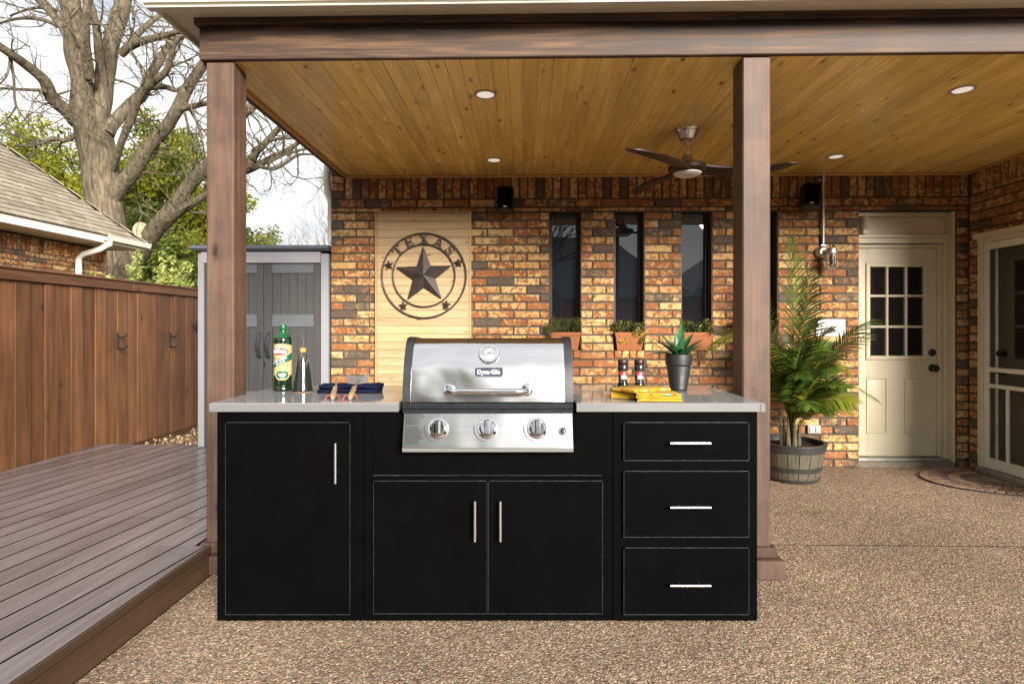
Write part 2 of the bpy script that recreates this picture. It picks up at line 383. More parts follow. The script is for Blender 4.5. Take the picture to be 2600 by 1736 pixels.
# ------------------------------------------------------------------ mesh helpers
class MB:
    def __init__(s): s.v = []; s.f = []
    def add(s, vs, fs, xf=None):
        o = len(s.v)
        s.v += [tuple(xf @ Vector(p)) for p in vs] if xf else [tuple(p) for p in vs]
        s.f += [tuple(i+o for i in f) for f in fs]; return s
    def box(s, x0, x1, y0, y1, z0, z1, c=0, xf=None):
        x0, x1 = sorted((x0, x1)); y0, y1 = sorted((y0, y1)); z0, z1 = sorted((z0, z1))
        if not c:
            v = [(x0,y0,z0),(x1,y0,z0),(x1,y1,z0),(x0,y1,z0),(x0,y0,z1),(x1,y0,z1),(x1,y1,z1),(x0,y1,z1)]
            return s.add(v, [(3,2,1,0),(4,5,6,7),(0,1,5,4),(1,2,6,5),(2,3,7,6),(3,0,4,7)], xf)
        v = []; X = (x0, x1); Y = (y0, y1); Z = (z0, z1); idx = {}
        for i in (0, 1):
            for j in (0, 1):
                for k in (0, 1):
                    sx, sy, sz = (1, -1)[i]*c, (1, -1)[j]*c, (1, -1)[k]*c
                    for a, p in enumerate(((X[i], Y[j]+sy, Z[k]+sz), (X[i]+sx, Y[j], Z[k]+sz), (X[i]+sx, Y[j]+sy, Z[k]))):
                        idx[i, j, k, a] = len(v); v.append(p)
        q = lambda *t: tuple(idx[u] for u in t)
        f = []
        for a in range(3):
            for sgn in (0, 1):
                b, d = [t for t in range(3) if t != a]
                def key(u, w):
                    e = [0, 0, 0]; e[a] = sgn; e[b] = u; e[d] = w; return (*e, a)
                f.append(q(key(0, 0), key(1, 0), key(1, 1), key(0, 1)))
        for a in range(3):               # edges along axis a
            b, d = [t for t in range(3) if t != a]
            for u in (0, 1):
                for w in (0, 1):
                    def kk(t, ax):
                        e = [0, 0, 0]; e[a] = t; e[b] = u; e[d] = w; return (*e, ax)
                    f.append(q(kk(0, b), kk(1, b), kk(1, d), kk(0, d)))
        for i in (0, 1):
            for j in (0, 1):
                for k in (0, 1): f.append(q((i,j,k,0), (i,j,k,1), (i,j,k,2)))
        cen = Vector(((x0+x1)/2, (y0+y1)/2, (z0+z1)/2)); ff = []
        for t in f:
            P = [Vector(v[i]) for i in t]
            nrm = (P[1]-P[0]).cross(P[2]-P[0]); mid = sum(P, Vector())/len(P)
            ff.append(t if nrm.dot(mid-cen) > 0 else t[::-1])
        return s.add(v, ff, xf)
    def lathe(s, prof, segs=32, xf=None, a0=0, a1=2*PI, capb=True, capt=True):
        full = abs(a1-a0-2*PI) < 1e-6; n = segs if full else segs+1; v = []; f = []
        for r, z in prof:
            for i in range(n):
                a = a0+(a1-a0)*i/segs; v.append((r*math.cos(a), r*math.sin(a), z))
        for k in range(len(prof)-1):
            for i in range(segs):
                j = (i+1) % n; f.append((k*n+i, k*n+j, (k+1)*n+j, (k+1)*n+i))
        if full and capb: f.append(tuple(range(n))[::-1])
        if full and capt: f.append(tuple(range((len(prof)-1)*n, len(prof)*n)))
        return s.add(v, f, xf)
    def tube(s, pts, rad, segs=8, closed=False, cap=True, xf=None):
        P = [Vector(p) for p in pts]; n = len(P)
        rad = [rad]*n if isinstance(rad, (int, float)) else rad
        v = []; f = []; up = None
        for i, p in enumerate(P):
            d = (P[(i+1) % n]-P[i-1]) if closed else (P[min(i+1, n-1)]-P[max(i-1, 0)])
            d = d.normalized() if d.length > 1e-9 else Vector((0, 0, 1))
            if up is None: up = Vector((0, 0, 1)) if abs(d.z) < .9 else Vector((1, 0, 0))
            sx = d.cross(up)
            if sx.length < 1e-5: sx = d.orthogonal()
            sx.normalize(); up = sx.cross(d).normalized()
            for k in range(segs):
                a = 2*PI*k/segs; v.append(p+rad[i]*(math.cos(a)*sx+math.sin(a)*up))
        for i in range(n if closed else n-1):
            for k in range(segs):
                j = (i+1) % n; l = (k+1) % segs
                f.append((i*segs+k, j*segs+k, j*segs+l, i*segs+l))
        f = [t[::-1] for t in f]
        if cap and not closed: f += [tuple(range(segs)), tuple(range((n-1)*segs, n*segs))[::-1]]
        return s.add(v, f, xf)
    def prism(s, poly, h0, h1, xf=None):       # polygon in local xy, extruded along local z
        a = sum(poly[i-1][0]*poly[i][1]-poly[i][0]*poly[i-1][1] for i in range(len(poly)))
        if a < 0: poly = poly[::-1]
        n = len(poly); v = [(x, y, h0) for x, y in poly]+[(x, y, h1) for x, y in poly]
        f = [tuple(range(n))[::-1], tuple(range(n, 2*n))]+[(i, (i+1) % n, n+(i+1) % n, n+i) for i in range(n)]
        return s.add(v, f, xf)
    def mesh(s, name, smooth=None):
        m = bpy.data.meshes.new(name); m.from_pydata(s.v, [], s.f); m.update()
        if smooth:
            m.polygons.foreach_set('use_smooth', [True]*len(m.polygons)); m.set_sharp_from_angle(angle=R(smooth))
        return m
    def build(s, name, mat, parent=None, smooth=35, loc=None, kind=None, label=None):
        return link(name, s.mesh(name, smooth), mat, parent, loc, kind, label)
def two_tone(o, mat2, pick):
    o.data.materials.append(M[mat2])
    for p in o.data.polygons:
        if pick(p): p.material_index = 1
    return o
def link(name, mesh, mat, parent=None, loc=None, kind=None, label=None):
    o = bpy.data.objects.new(name, mesh); COL.objects.link(o)
    if mat and not mesh.materials: mesh.materials.append(M[mat] if isinstance(mat, str) else mat)
    if parent: o.parent = parent
    if loc: o.location = loc
    if kind: o['kind'] = kind
    if label: o['label'] = label
    return o
def tag(o, label, cat, group=None, kind=None):
    o['label'] = label; o['category'] = cat
    if group: o['group'] = group
    if kind: o['kind'] = kind
    return o
def thing(name, label, cat, loc=(0, 0, 0), rotz=0, group=None):
    o = bpy.data.objects.new(name, None); COL.objects.link(o); o.location = loc; o.rotation_euler = (0, 0, rotz)
    o.empty_display_size = .1
    return tag(o, label, cat, group)
def copy_tree(o, parent=None):
    c = o.copy(); COL.objects.link(c); c.parent = parent
    for ch in o.children: copy_tree(ch, c)
    return c
def cw(x, y, z=0):                # island frame (turned by the yaw) -> world
    c, s = math.cos(YAW), math.sin(YAW); return (x*c-y*s, x*s+y*c, z)
T = Matrix.Translation
def frame(origin, ax, ay):        # local x, y axes -> 4x4, z = x cross y
    ax = Vector(ax).normalized(); ay = Vector(ay).normalized(); az = ax.cross(ay)
    m = Matrix((ax, ay, az)).transposed().to_4x4(); m.translation = Vector(origin); return m
def leaves(name, mat, centers, spread, per, size, parent=None, flat=.45, kind=None, elong=2.0, loc=None):
    C = np.repeat(np.asarray(centers, float), per, axis=0); n = len(C)
    d = rng.normal(size=(n, 3)); d /= np.linalg.norm(d, axis=1)[:, None]
    sp = np.repeat(np.broadcast_to(np.asarray(spread, float), (len(centers),)), per) if np.ndim(spread) < 2 else np.repeat(spread, per, axis=0)
    rr = rng.random(n)**(1/2.2)
    P = C+d*(rr*sp)[:, None] if np.ndim(sp) == 1 else C+d*rr[:, None]*sp
    a = rng.normal(size=(n, 3)); a /= np.linalg.norm(a, axis=1)[:, None]
    b = np.cross(a, rng.normal(size=(n, 3))); b /= np.linalg.norm(b, axis=1)[:, None]
    L = size*(.6+.8*rng.random(n))[:, None]; W = L/elong
    V = np.stack([P-a*L, P+b*W, P+a*L, P-b*W], axis=1).reshape(-1, 3)
    me = bpy.data.meshes.new(name); me.vertices.add(4*n); me.vertices.foreach_set('co', V.ravel())
    me.loops.add(4*n); me.loops.foreach_set('vertex_index', np.arange(4*n, dtype=np.int32))
    me.polygons.add(n); me.polygons.foreach_set('loop_start', np.arange(0, 4*n, 4, dtype=np.int32))
    me.update(); me.validate()
    return link(name, me, mat, parent, loc, kind)
def crown_points(c, r, n, seed=0):
    out = []
    rd = random.Random(seed)
    while len(out) < n:
        p = Vector((rd.uniform(-1, 1), rd.uniform(-1, 1), rd.uniform(-1, 1)))
        k = mnoise.noise(p*2.3+Vector((seed*3.1, 0, 0)))
        if p.length < .86+.5*k and p.length > .25 and mnoise.noise(p*4.1+Vector((0, seed*1.7, 0))) > -.22:
            out.append((c[0]+p.x*r[0], c[1]+p.y*r[1], c[2]+p.z*r[2]))
    return out
def text_mesh(body, size, extr=.0, align='CENTER', spacing=1.0, offset=0, line=1.0):
    cu = bpy.data.curves.new('writing', 'FONT'); cu.body = body; cu.size = size; cu.extrude = extr
    cu.align_x = align; cu.align_y = 'CENTER'; cu.space_character = spacing; cu.offset = offset; cu.space_line = line
    cu.resolution_u = 3
    o = bpy.data.objects.new('writing', cu); COL.objects.link(o)
    bpy.context.view_layer.update()
    me = bpy.data.meshes.new_from_object(o.evaluated_get(bpy.context.evaluated_depsgraph_get()))
    bpy.data.objects.remove(o); bpy.data.curves.remove(cu)
    return me
def text(name, body, size, mat, parent, xf, extr=.0005, fit=None, **k):
    me = text_mesh(body, size, extr, **k)
    if fit:
        xs = [v.co.x for v in me.vertices]; w = max(xs)-min(xs); me.transform(Matrix.Diagonal((fit/w, 1, 1, 1)))
    me.transform(xf)
    return link(name, me, mat, parent)
def clip(poly, a, b, c):          # keep a*x+b*y <= c
    out = []
    for i in range(len(poly)):
        p, q = poly[i-1], poly[i]; dp, dq = a*p[0]+b*p[1]-c, a*q[0]+b*q[1]-c
        if (dp <= 0) != (dq <= 0):
            t = dp/(dp-dq); out.append((p[0]+t*(q[0]-p[0]), p[1]+t*(q[1]-p[1])))
        if dq <= 0: out.append(q)
    return out
def area(p): return abs(sum(p[i-1][0]*p[i][1]-p[i][0]*p[i-1][1] for i in range(len(p))))/2 if len(p) > 2 else 0
def project(p):                   # where a point falls in the picture, used to rank bricks by how large they show
    c, s = math.cos(YAW), math.sin(YAW); d = -s*p[0]+c*p[1]; r = c*p[0]+s*p[1]
    return 1174+1300*r/d, 750-1300*(p[2]-EYE)/d
def slat_courses(a0, a1, z0, z1, pitch_z, pitch_l, holes, joint=.0135):
    """running bond in a rectangle with rectangular holes: yields (a, b, z, height)"""
    n = max(1, round((z1-z0)/pitch_z)); hz = (z1-z0)/n
    for k in range(n):
        zb = z0+k*hz; zm = zb+hz/2
        spans = [(a0, a1)]
        for h0, h1, hz0, hz1 in holes:
            if hz0 < zm < hz1:
                nx = []
                for p, q in spans:
                    if h1 <= p or h0 >= q: nx.append((p, q)); continue
                    if h0 > p: nx.append((p, h0))
                    if h1 < q: nx.append((h1, q))
                spans = nx
        off = (k % 2)*pitch_l/2
        for p, q in spans:
            cuts = [p]; i = math.floor((p-a0-off)/pitch_l)+1
            while a0+off+i*pitch_l < q-.05:
                x = a0+off+i*pitch_l
                if x > p+.05: cuts.append(x)
                i += 1
            cuts.append(q)
            for u, w in zip(cuts, cuts[1:]): yield (u+joint/2, w-joint/2, zb+joint/2, hz-joint)
BR = {}
def brick_mesh(l, h, d=.045):
    key = (round(l, 2), round(h, 3)); 
    if key not in BR:
        m = MB()
        c = .006; x, y, z = l/2, d, h/2
        v = [(-x,0,-z),(x,0,-z),(x,0,z),(-x,0,z),(-x,-y+c,-z),(x,-y+c,-z),(x,-y+c,z),(-x,-y+c,z),(-x+c,-y,-z+c),(x-c,-y,-z+c),(x-c,-y,z-c),(-x+c,-y,z-c)]
        f = [(8,9,10,11),(4,5,9,8),(5,6,10,9),(6,7,11,10),(7,4,8,11),(0,1,5,4),(1,2,6,5),(2,3,7,6),(3,0,4,7)]
        BR[key] = MB().add(v, f).mesh('brick')
    return BR[key]
def lay_bricks(items, parent, mat, limit, xf_of):
    """items: (rank, centre, length, height, matrix); the best-shown become parts, the rest one mass"""
    items = sorted(items, key=lambda t: -t[0]); rest = MB()
    for i, (rank, l, h, mtx) in enumerate(items):
        me = brick_mesh(l, h)
        if i < limit and rank > 0:
            o = link('brick', me, mat, parent); o.matrix_local = mtx
        else:
            rest.add([v.co for v in me.vertices], [tuple(p.vertices) for p in me.polygons], mtx)
    if rest.v: rest.build('remaining_bricks', mat, parent, None, kind='stuff')

# ================================================================== THE SETTING
WY, RX, CZ = 5.055, 3.878, 2.589
def struct(name, mb, mat, smooth=None):
    o = mb.build(name, mat, None, smooth); o['kind'] = 'structure'; return o
gm = MB().add([(-400, -400, -.06), (400, -400, -.06), (400, 900, -.06), (-400, 900, -.06)], [(0, 1, 2, 3)])
struct('ground', gm, 'dirt')
pv = bpy.data.objects.new('patio_paving', None); COL.objects.link(pv); pv['kind'] = 'structure'
pv['label'] = 'exposed pebble aggregate patio floor'
MB().box(-1.56, 9.0, -14.0, 3.256, -.055, 0).build('paving_slab', 'aggregate', pv, None)
MB().box(-1.56, 6.0, 3.274, WY+.02, -.055, 0).build('paving_slab', 'aggregate', pv, None)
MB().box(-1.56, 6.0, 3.256, 3.274, -.055, -.0015).build('joint_filler', 'soil', pv, None)

# ------------------------------------------------------------------ deck: boards laid a little askew
deck = bpy.data.objects.new('deck', None); COL.objects.link(deck); deck['kind'] = 'structure'
deck['label'] = 'stained timber deck along the fence'
ang = R(6.4); dx, dy = math.sin(ang), math.cos(ang); px_, py_ = math.cos(ang), -math.sin(ang)
DZ = .150; pitch = .142
for i in range(-20, 12):
    o = (-1.60+i*pitch, 2.6)
    strip = []
    for a, b in ((0, -3.2), (pitch-.012, -3.2), (pitch-.012, 3.4), (0, 3.4)):
        strip.append((o[0]+px_*a+dx*b, o[1]+py_*a+dy*b))
    pieces = []
    jy = 3.20 if i % 2 else 9
    for lo, hi in ((-1, jy-.002), (jy+.002, 9)):
        base = clip(clip(clip(strip, 0, -1, -lo), 0, 1, hi), -1, 0, 3.925)
        far = clip(base, 0, 1, 5.19)
        if area(far) < .004: continue
        A = clip(clip(far, 0, 1, 2.79), 1, 0, -1.575)
        B = clip(clip(far, 0, -1, -2.79), 1, 0, -1.642)
        whole = clip(far, 1, 0, -1.575)
        if abs(area(A)+area(B)-area(whole)) < 1e-5: pieces.append(whole)
        else: pieces += [p for p in (A, B) if area(p) > .003]
    for p in pieces:
        if area(p) > .003: two_tone(MB().prism(p, DZ-.036, DZ).build('deck_board', 'deck', deck, None), 'gap_shade', lambda q_: q_.normal.z < .5)  # sides and underside take the painted gap shade
MB().box(-1.575, -1.560, -3, 2.79, DZ-.035, DZ-.001, .002).build('nosing', 'deck_edge', deck, None)
MB().box(-1.578, -1.566, -3, 2.79, 0, DZ-.040).build('deck_fascia', 'deck_edge', deck, None)
MB().box(-3.92, -1.70, -3, 5.15, 0.0, DZ-.09).build('joist_mass', 'black_plastic', deck, None)
MB().box(-3.92, -2.98, 5.192, 5.205, -.02, DZ-.004).build('end_fascia', 'deck_edge', deck, None)
MB().box(-3.0, -1.76, 5.19, 5.9, .0, DZ).build('shed_platform', 'deck', deck, None)
# leaf litter and splinters where the deck ends
lc = [(random.uniform(-3.9, -2.9), random.uniform(5.25, 7.0), .012) for _ in range(260)]
tag(leaves('leaf_litter', 'litter', lc, .06, 4, .020, elong=1.8), 'dry leaves and splinters on the soil past the deck end', 'leaf litter', kind='stuff')
struct('soil_bed', MB().box(-3.9, -2.0, 5.21, 9, -.05, .0), 'dirt')

# ------------------------------------------------------------------ back wall with windows, door; side wall
HZ = 2.263
door_hole = (2.955, 3.803, -1, HZ)
win_x = [(.229, .505), (.802, 1.066), (1.399, 1.664), (1.975, 2.241)]
WSILL = 1.033
bw = thing('brick_wall', 'mottled cream and red brick wall at the back of the patio', 'wall', (1.0, WY, 0))
def loc_w(m): return m
holes = [door_hole]+[(a, b, WSILL-.002, HZ) for a, b in win_x]
# mortar core with the openings left out
core = MB()
xs = sorted({-1.73, 4.3, *[h[0] for h in holes], *[h[1] for h in holes]}); zs = [0, WSILL, HZ, 3.2]
for x0, x1 in zip(xs, xs[1:]):
    for z0, z1 in zip(zs, zs[1:]):
        cx, cz = (x0+x1)/2, (z0+z1)/2
        if any(h[0] < cx < h[1] and h[2] < cz < h[3] for h in holes): continue
        core.box(x0-1.0, x1-1.0, .0095, .30, z0, z1)
core.build('mortar_core', 'mortar', bw, None)
items = []
def seen(u, v):
    if not (740 < u < 2360 and 395 < v < 1085): return False
    if 485 < u < 1750 and v > 885: return False
    if 930 < u < 1313 and v > 785: return False
    if 1690 < u < 1765: return False
    if 866 < u < 1078 and v > 490: return False
    return True
def wall_brick(a, b, z, h):
    cx, cz = (a+b)/2, z+h/2; u, v = project((cx, WY, cz))
    j = random.uniform(-.0035, .0035)
    m = T((cx-1.0, .045+j, cz)) @ Matrix.Rotation(random.uniform(-.006, .006), 4, 'Y')
    items.append(((b-a)*h*1000+random.random()*.1 if seen(u, v) else 0, b-a, h, m))
for a, b, z, h in slat_courses(-1.738, 4.0, 0, HZ, .0729, .235, holes): wall_brick(a, b, z, h)
for a, b, z, h in slat_courses(-1.738, 4.0, HZ+.002, 2.306, .05, .235, []): wall_brick(a, b, z, h)
for a, b, z, h in slat_courses(-1.66, 4.0, 2.306, 2.382, .076, .235, []): wall_brick(a, b, z, h)
for a, b, z, h in slat_courses(-1.738, -1.61, 2.382, 3.1, .0729, .235, []): wall_brick(a, b, z, h)
x = -1.605
while x < RX:
    w = .0745; m = T((x+w/2-1.0, .045+random.uniform(-.003, .003), 2.486)) @ Matrix.Rotation(PI/2, 4, 'Y')
    u, v = project((x+w/2, WY, 2.486)); items.append((.2*.064*1000+random.random()*.1 if seen(u, v) else 0, .196, w-.0135, m)); x += w
lay_bricks(items, bw, 'brick', 300, None)
# rowlock sills under the windows
for a, b in win_x:
    n = 4; w = (b-a)/n
    for i in range(n):
        o = link('sill_brick', brick_mesh(w-.009, .064), 'brick', bw)
        o.matrix_local = T((a+w*(i+.5)-1.0, .030, WSILL-.0365))
# windows
for a, b in win_x:
    wl = bpy.data.objects.new('window', None); COL.objects.link(wl); wl.parent = bw; wl.location = (0, .095, 0)
    f = MB(); t = .030
    f.box(a-1, a-1+t, 0, .07, WSILL, HZ, .002); f.box(b-1-t, b-1, 0, .07, WSILL, HZ, .002)
    f.box(a-1+t, b-1-t, .001, .07, HZ-t, HZ, .002); f.box(a-1+t, b-1-t, .001, .07, WSILL, WSILL+.04, .002)
    f.build('window_frame', 'window_frame', wl)
    MB().add([(a-1+t, .03, WSILL+.04), (b-1-t, .03, WSILL+.04), (b-1-t, .03, HZ-t), (a-1+t, .03, HZ-t)], [(0, 1, 2, 3)]).build('pane', 'glass', wl, None)
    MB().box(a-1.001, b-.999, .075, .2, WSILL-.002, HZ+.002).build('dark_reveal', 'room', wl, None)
# corner gutter downspout piece at the wall's left end
MB().tube([(-2.79, .10, 2.74), (-2.79, .06, 2.58), (-2.775, .06, 2.46), (-2.745, .06, 2.38), (-2.745, .06, 2.0)], .035, 10).build('downspout', 'white_trim', bw)

# entry door
dr = bpy.data.objects.new('entry_door', None); COL.objects.link(dr); dr.parent = bw; dr.location = (-1.0, .12, 0)
dr['label'] = 'cream back door with nine glass lites and two lower panels'
sx0, sx1, sz0, sz1 = 2.962, 3.712, .078, 1.945
gx0, gx1, gz0, gz1 = 3.10, 3.605, .965, 1.795
slab = MB()
slab.box(sx0, gx0, 0, .04, sz0, sz1, .002); slab.box(gx1, sx1, 0, .04, sz0, sz1, .002)
slab.box(gx0, gx1, 0, .04, gz1, sz1); slab.box(gx0, gx1, 0, .04, sz0, gz0)
slab.build('slab', 'door_paint', dr)
lf = MB(); t = .028
lf.box(gx0-.02, gx0+t-.012, -.014, .03, gz0-.02, gz1+.02, .004); lf.box(gx1-t+.012, gx1+.02, -.014, .03, gz0-.02, gz1+.02, .004)
lf.box(gx0+t-.012, gx1-t+.012, -.013, .03, gz1-t+.012, gz1+.02, .004); lf.box(gx0+t-.012, gx1-t+.012, -.013, .03, gz0-.02, gz0+t-.012, .004)
lf.build('lite_frame', 'door_paint', dr)
mt = MB()
for k in (1, 2):
    xm = gx0+(gx1-gx0)*k/3; zm = gz0+(gz1-gz0)*k/3
    mt.box(xm-.011, xm+.011, -.010, .02, gz0+.005, gz1-.005, .004); mt.box(gx0+.005, gx1-.005, -.008, .02, zm-.011, zm+.011, .004)
mt.build('muntins', 'door_paint', dr)
for i in range(3):
    for k in range(3):
        x0, x1 = gx0+(gx1-gx0)*i/3, gx0+(gx1-gx0)*(i+1)/3; z0, z1 = gz0+(gz1-gz0)*k/3, gz0+(gz1-gz0)*(k+1)/3
        MB().add([(x0, .012, z0), (x1, .012, z0), (x1, .012, z1), (x0, .012, z1)], [(0, 1, 2, 3)]).build('pane', 'door_glass', dr, None)
for x0, x1 in ((3.085, 3.275), (3.425, 3.615)):
    z0, z1 = .283, .786; pm = MB()
    pm.box(x0, x0+.016, -.008, 0, z0, z1, .003); pm.box(x1-.016, x1, -.008, 0, z0, z1, .003)
    pm.box(x0+.016, x1-.016, -.0078, 0, z0, z0+.016, .003); pm.box(x0+.016, x1-.016, -.0078, 0, z1-.016, z1, .003)
    c = .035
    v = [(x0+.02, 0, z0+.02), (x1-.02, 0, z0+.02), (x1-.02, 0, z1-.02), (x0+.02, 0, z1-.02)]
    v += [(x0+.02+c, -.009, z0+.02+c), (x1-.02-c, -.009, z0+.02+c), (x1-.02-c, -.009, z1-.02-c), (x0+.02+c, -.009, z1-.02-c)]
    pm.add(v, [(4, 5, 6, 7), (0, 1, 5, 4), (1, 2, 6, 5), (2, 3, 7, 6), (3, 0, 4, 7)])
    pm.build('raised_panel', 'door_paint', dr)
KR = Matrix.Rotation(PI/2, 4, 'X')
MB().lathe([(.034, 0), (.034, .008), (.028, .012), (.012, .014), (.012, .032), (.026, .038), (.031, .05), (.026, .062), (.0, .066)], 24, T((3.668, 0, .872)) @ KR).build('knob', 'black_gloss', dr)
MB().lathe([(.032, 0), (.032, .010), (.026, .016), (.020, .018), (.018, .026), (0, .027)], 24, T((3.668, 0, 1.01)) @ KR).build('deadbolt', 'black_gloss', dr)
# frame round the door: jambs stepping out to the brick, tall header panel
df = bpy.data.objects.new('door_frame', None); COL.objects.link(df); df.parent = bw; df.location = (-1, 0, 0)
m = MB()
m.box(3.714, 3.748, .11, .22, .075, 1.985, .003); m.box(3.748, 3.775, .078, .22, .06, 1.985, .003); m.box(3.775, 3.800, .015, .22, .05, HZ-.004, .003)
m.box(2.957, 2.962, .02, .22, .05, HZ-.004)
m.build('jamb', 'door_paint', df)
m = MB()
m.box(2.962, 3.714, .105, .22, 1.948, 1.978, .003); m.box(2.962, 3.774, .08, .22, 1.9865, 2.035, .003)
m.box(2.962, 3.774, .065, .22, 2.035, 2.062, .003); m.box(2.962, 3.774, .11, .22, 2.062, 2.225, .002)
m.box(2.962, 3.774, .06, .22, 2.225, HZ-.004, .003)
m.build('header_panel', 'door_paint', df)
MB().box(2.957, 3.775, .045, .20, .05, .072, .003).build('threshold', 'galv', df)
MB().box(2.957, 3.80, .02, .22, -.01, .049).build('concrete_step', 'concrete', df, None)
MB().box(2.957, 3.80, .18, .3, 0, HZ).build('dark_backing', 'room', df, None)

# side wall on the right, running towards the viewer
sw = thing('brick_wall', 'shaded brick side wall holding the screen door at the right edge', 'wall', (RX, 4.2, 0))
SY0, SY1 = 3.9, 4.915                      # screen door opening along Y
sc_ = MB()
sc_.box(.0095, .30, SY1-4.2, WY-.02-4.2, 0, 1.99); sc_.box(.0095, .30, -.47, SY0-4.2, 0, 1.99); sc_.box(.0095, .30, -.47, WY-.02-4.2, 1.99, 3.0)
sc_.build('mortar_core', 'mortar', sw, None)
items = []
RZ = Matrix.Rotation(-PI/2, 4, 'Z')
def side_brick(a, b, z, h):
    cy_, cz = (a+b)/2, z+h/2
    mm = T((.045+random.uniform(-.003, .003), cy_-4.2, cz)) @ RZ
    u, v = project((RX, cy_, cz)); items.append(((b-a)*h*1000 if u < 2420 and cy_ > 4.3 else 0, b-a, h, mm))
def shift_rows(a0, a1, z0, z1, p, holes=()):
    for t_ in slat_courses(a0, a1, z0, z1, p, .235, holes): side_brick(*t_)
shift_rows(3.73, WY-.03, 0, 1.995, .0729, [(SY0, SY1, -1, 3)])
shift_rows(3.73, WY-.03, 1.995, 2.382, .0774)
y = 3.73
while y < WY-.07:
    mm = T((.045+random.uniform(-.003, .003), y+.037-4.2, 2.486)) @ RZ @ Matrix.Rotation(PI/2, 4, 'Y')
    items.append((13 if y > 4.3 else 0, .196, .061, mm)); y += .0745
for k_ in range(35):           # the wall's near end
    for a_, b_ in (((0, .195), (.205, .30)) if k_ % 2 else ((0, .095), (.105, .30))):
        items.append((0, b_-a_, .0629, T(((a_+b_)/2+.002, -.47+.038, .0365+k_*.0729))))
lay_bricks(items, sw, 'brick', 200, None)
# cream outer frame + screen door
of = MB(); X0 = -.012
of.box(X0, .10, SY1-.05-4.2, SY1-4.2, .06, 1.985, .003); of.box(X0, .10, SY0-4.2, SY0+.05-4.2, .06, 1.985, .003)
of.box(X0-.02, .10, SY0-.03-4.2, SY1+.03-4.2, 1.985, 2.03, .003); of.box(X0+.002, .10, SY0+.05-4.2, SY1-.05-4.2, 1.945, 1.985, .003)
of.build('door_casing', 'cream_paint', sw)
MB().box(-.03, .12, SY0-4.2, SY1-4.2, 0, .058, .003).build('threshold', 'galv', sw)
sdoor = bpy.data.objects.new('screen_door', None); COL.objects.link(sdoor); sdoor.parent = sw; sdoor['label'] = 'white framed insect screen door'
q = MB(); a0, a1 = SY0+.052-4.2, SY1-.052-4.2
q.box(0, .028, a1-.045, a1, .062, 1.943, .003); q.box(0, .028, a0, a0+.045, .062, 1.943, .003)
q.box(.001, .027, a0+.045, a1-.045, 1.885, 1.943, .003); q.box(.001, .027, a0+.045, a1-.045, .062, .15, .003)
q.box(-.002, .026, a0+.045, a1-.045, .868, .905, .003); q.box(-.002, .026, a0+.045, a1-.045, .735, .768, .003)
q.box(-.001, .025, 4.635-4.2-.011, 4.635-4.2+.011, .15, .735, .003); q.box(-.001, .025, 4.2-4.2-.011, .011, .15, .735, .003)
q.build('screen_frame', 'white_trim', sdoor)
MB().add([(.016, a0+.04, .14), (.016, a1-.04, .14), (.016, a1-.04, 1.9), (.016, a0+.04, 1.9)], [(0, 1, 2, 3)]).build('insect_screen', 'screen', sdoor, None)
# door behind the screen
bd = bpy.data.objects.new('inner_door', None); COL.objects.link(bd); bd.parent = sw; bd['label'] = 'cream inner door seen through the screen'
MB().box(.12, .16, SY0+.05-4.2, SY1-.05-4.2, .06, 1.945, .002).build('slab', 'door_paint', bd)
ly0, ly1 = 4.05, 4.70
for i in range(3):
    for k in range(3):
        y0, y1 = ly0+(ly1-ly0)*i/3+.012, ly0+(ly1-ly0)*(i+1)/3-.012; z0, z1 = .97+.82*k/3+.012, .97+.82*(k+1)/3-.012
        MB().box(.112, .119, y0-4.2, y1-4.2, z0, z1).build('pane', 'door_glass', bd, None)
mm = MB(); mm.box(.106, .119, ly0-.03-4.2, ly1+.03-4.2, .945, .97, .003); mm.box(.106, .119, ly0-.03-4.2, ly1+.03-4.2, 1.79, 1.815, .003)
mm.box(.106, .119, ly1-4.2, ly1+.03-4.2, .97, 1.79, .003); mm.build('lite_frame', 'door_paint', bd)
for z in (.87, 1.02):
    MB().lathe([(.032, 0), (.030, .012), (.014, .016), (.014, .03), (.028, .04), (.02, .055), (0, .057)], 20, T((.119, 4.80-4.2, z)) @ Matrix.Rotation(-PI/2, 4, 'Y')).build('knob', 'black_gloss', bd)

# ------------------------------------------------------------------ patio cover: ceiling, beam, soffit, gutter, posts
pc = thing('patio_cover', 'wood lined patio roof on two brown timber posts with cream gutter', 'patio roof', (1.1, 2.85, 0))
o0 = Vector((1.1, 2.85, 0))
def pcb(mb, name, mat, parent=None, smooth=35, label=None):
    mb.v = [tuple(Vector(p)-o0) for p in mb.v]; return mb.build(name, mat, parent or pc, smooth, label=label)
ce = bpy.data.objects.new('ceiling', None); COL.objects.link(ce); ce.parent = pc; ce['label'] = 'varnished tongue and groove pine ceiling'
CX0, CX1, CY0, CY1 = -1.60, RX+.03, 2.862, WY+.04
npl = 69; pw = (CX1-CX0)/npl; pm_cache = {}
def plank_mesh(w, l, t=.016, c=.0022):
    k = (round(w, 4), round(l, 2))
    if k not in pm_cache:
        x, y = w/2, l/2
        v = [(-x, -y, c), (x, -y, c), (x, y, c), (-x, y, c), (-x+c, -y+.0006, 0), (x-c, -y+.0006, 0), (x-c, y-.0006, 0), (-x+c, y-.0006, 0), (-x, -y, t), (x, -y, t), (x, y, t), (-x, y, t)]
        f = [(7, 6, 5, 4), (0, 4, 5, 1), (1, 5, 6, 2), (2, 6, 7, 3), (3, 7, 4, 0), (8, 0, 1, 9), (9, 1, 2, 10), (10, 2, 3, 11), (11, 3, 0, 8), (8, 9, 10, 11)]
        pm_cache[k] = MB().add(v, f).mesh('plank')
    return pm_cache[k]
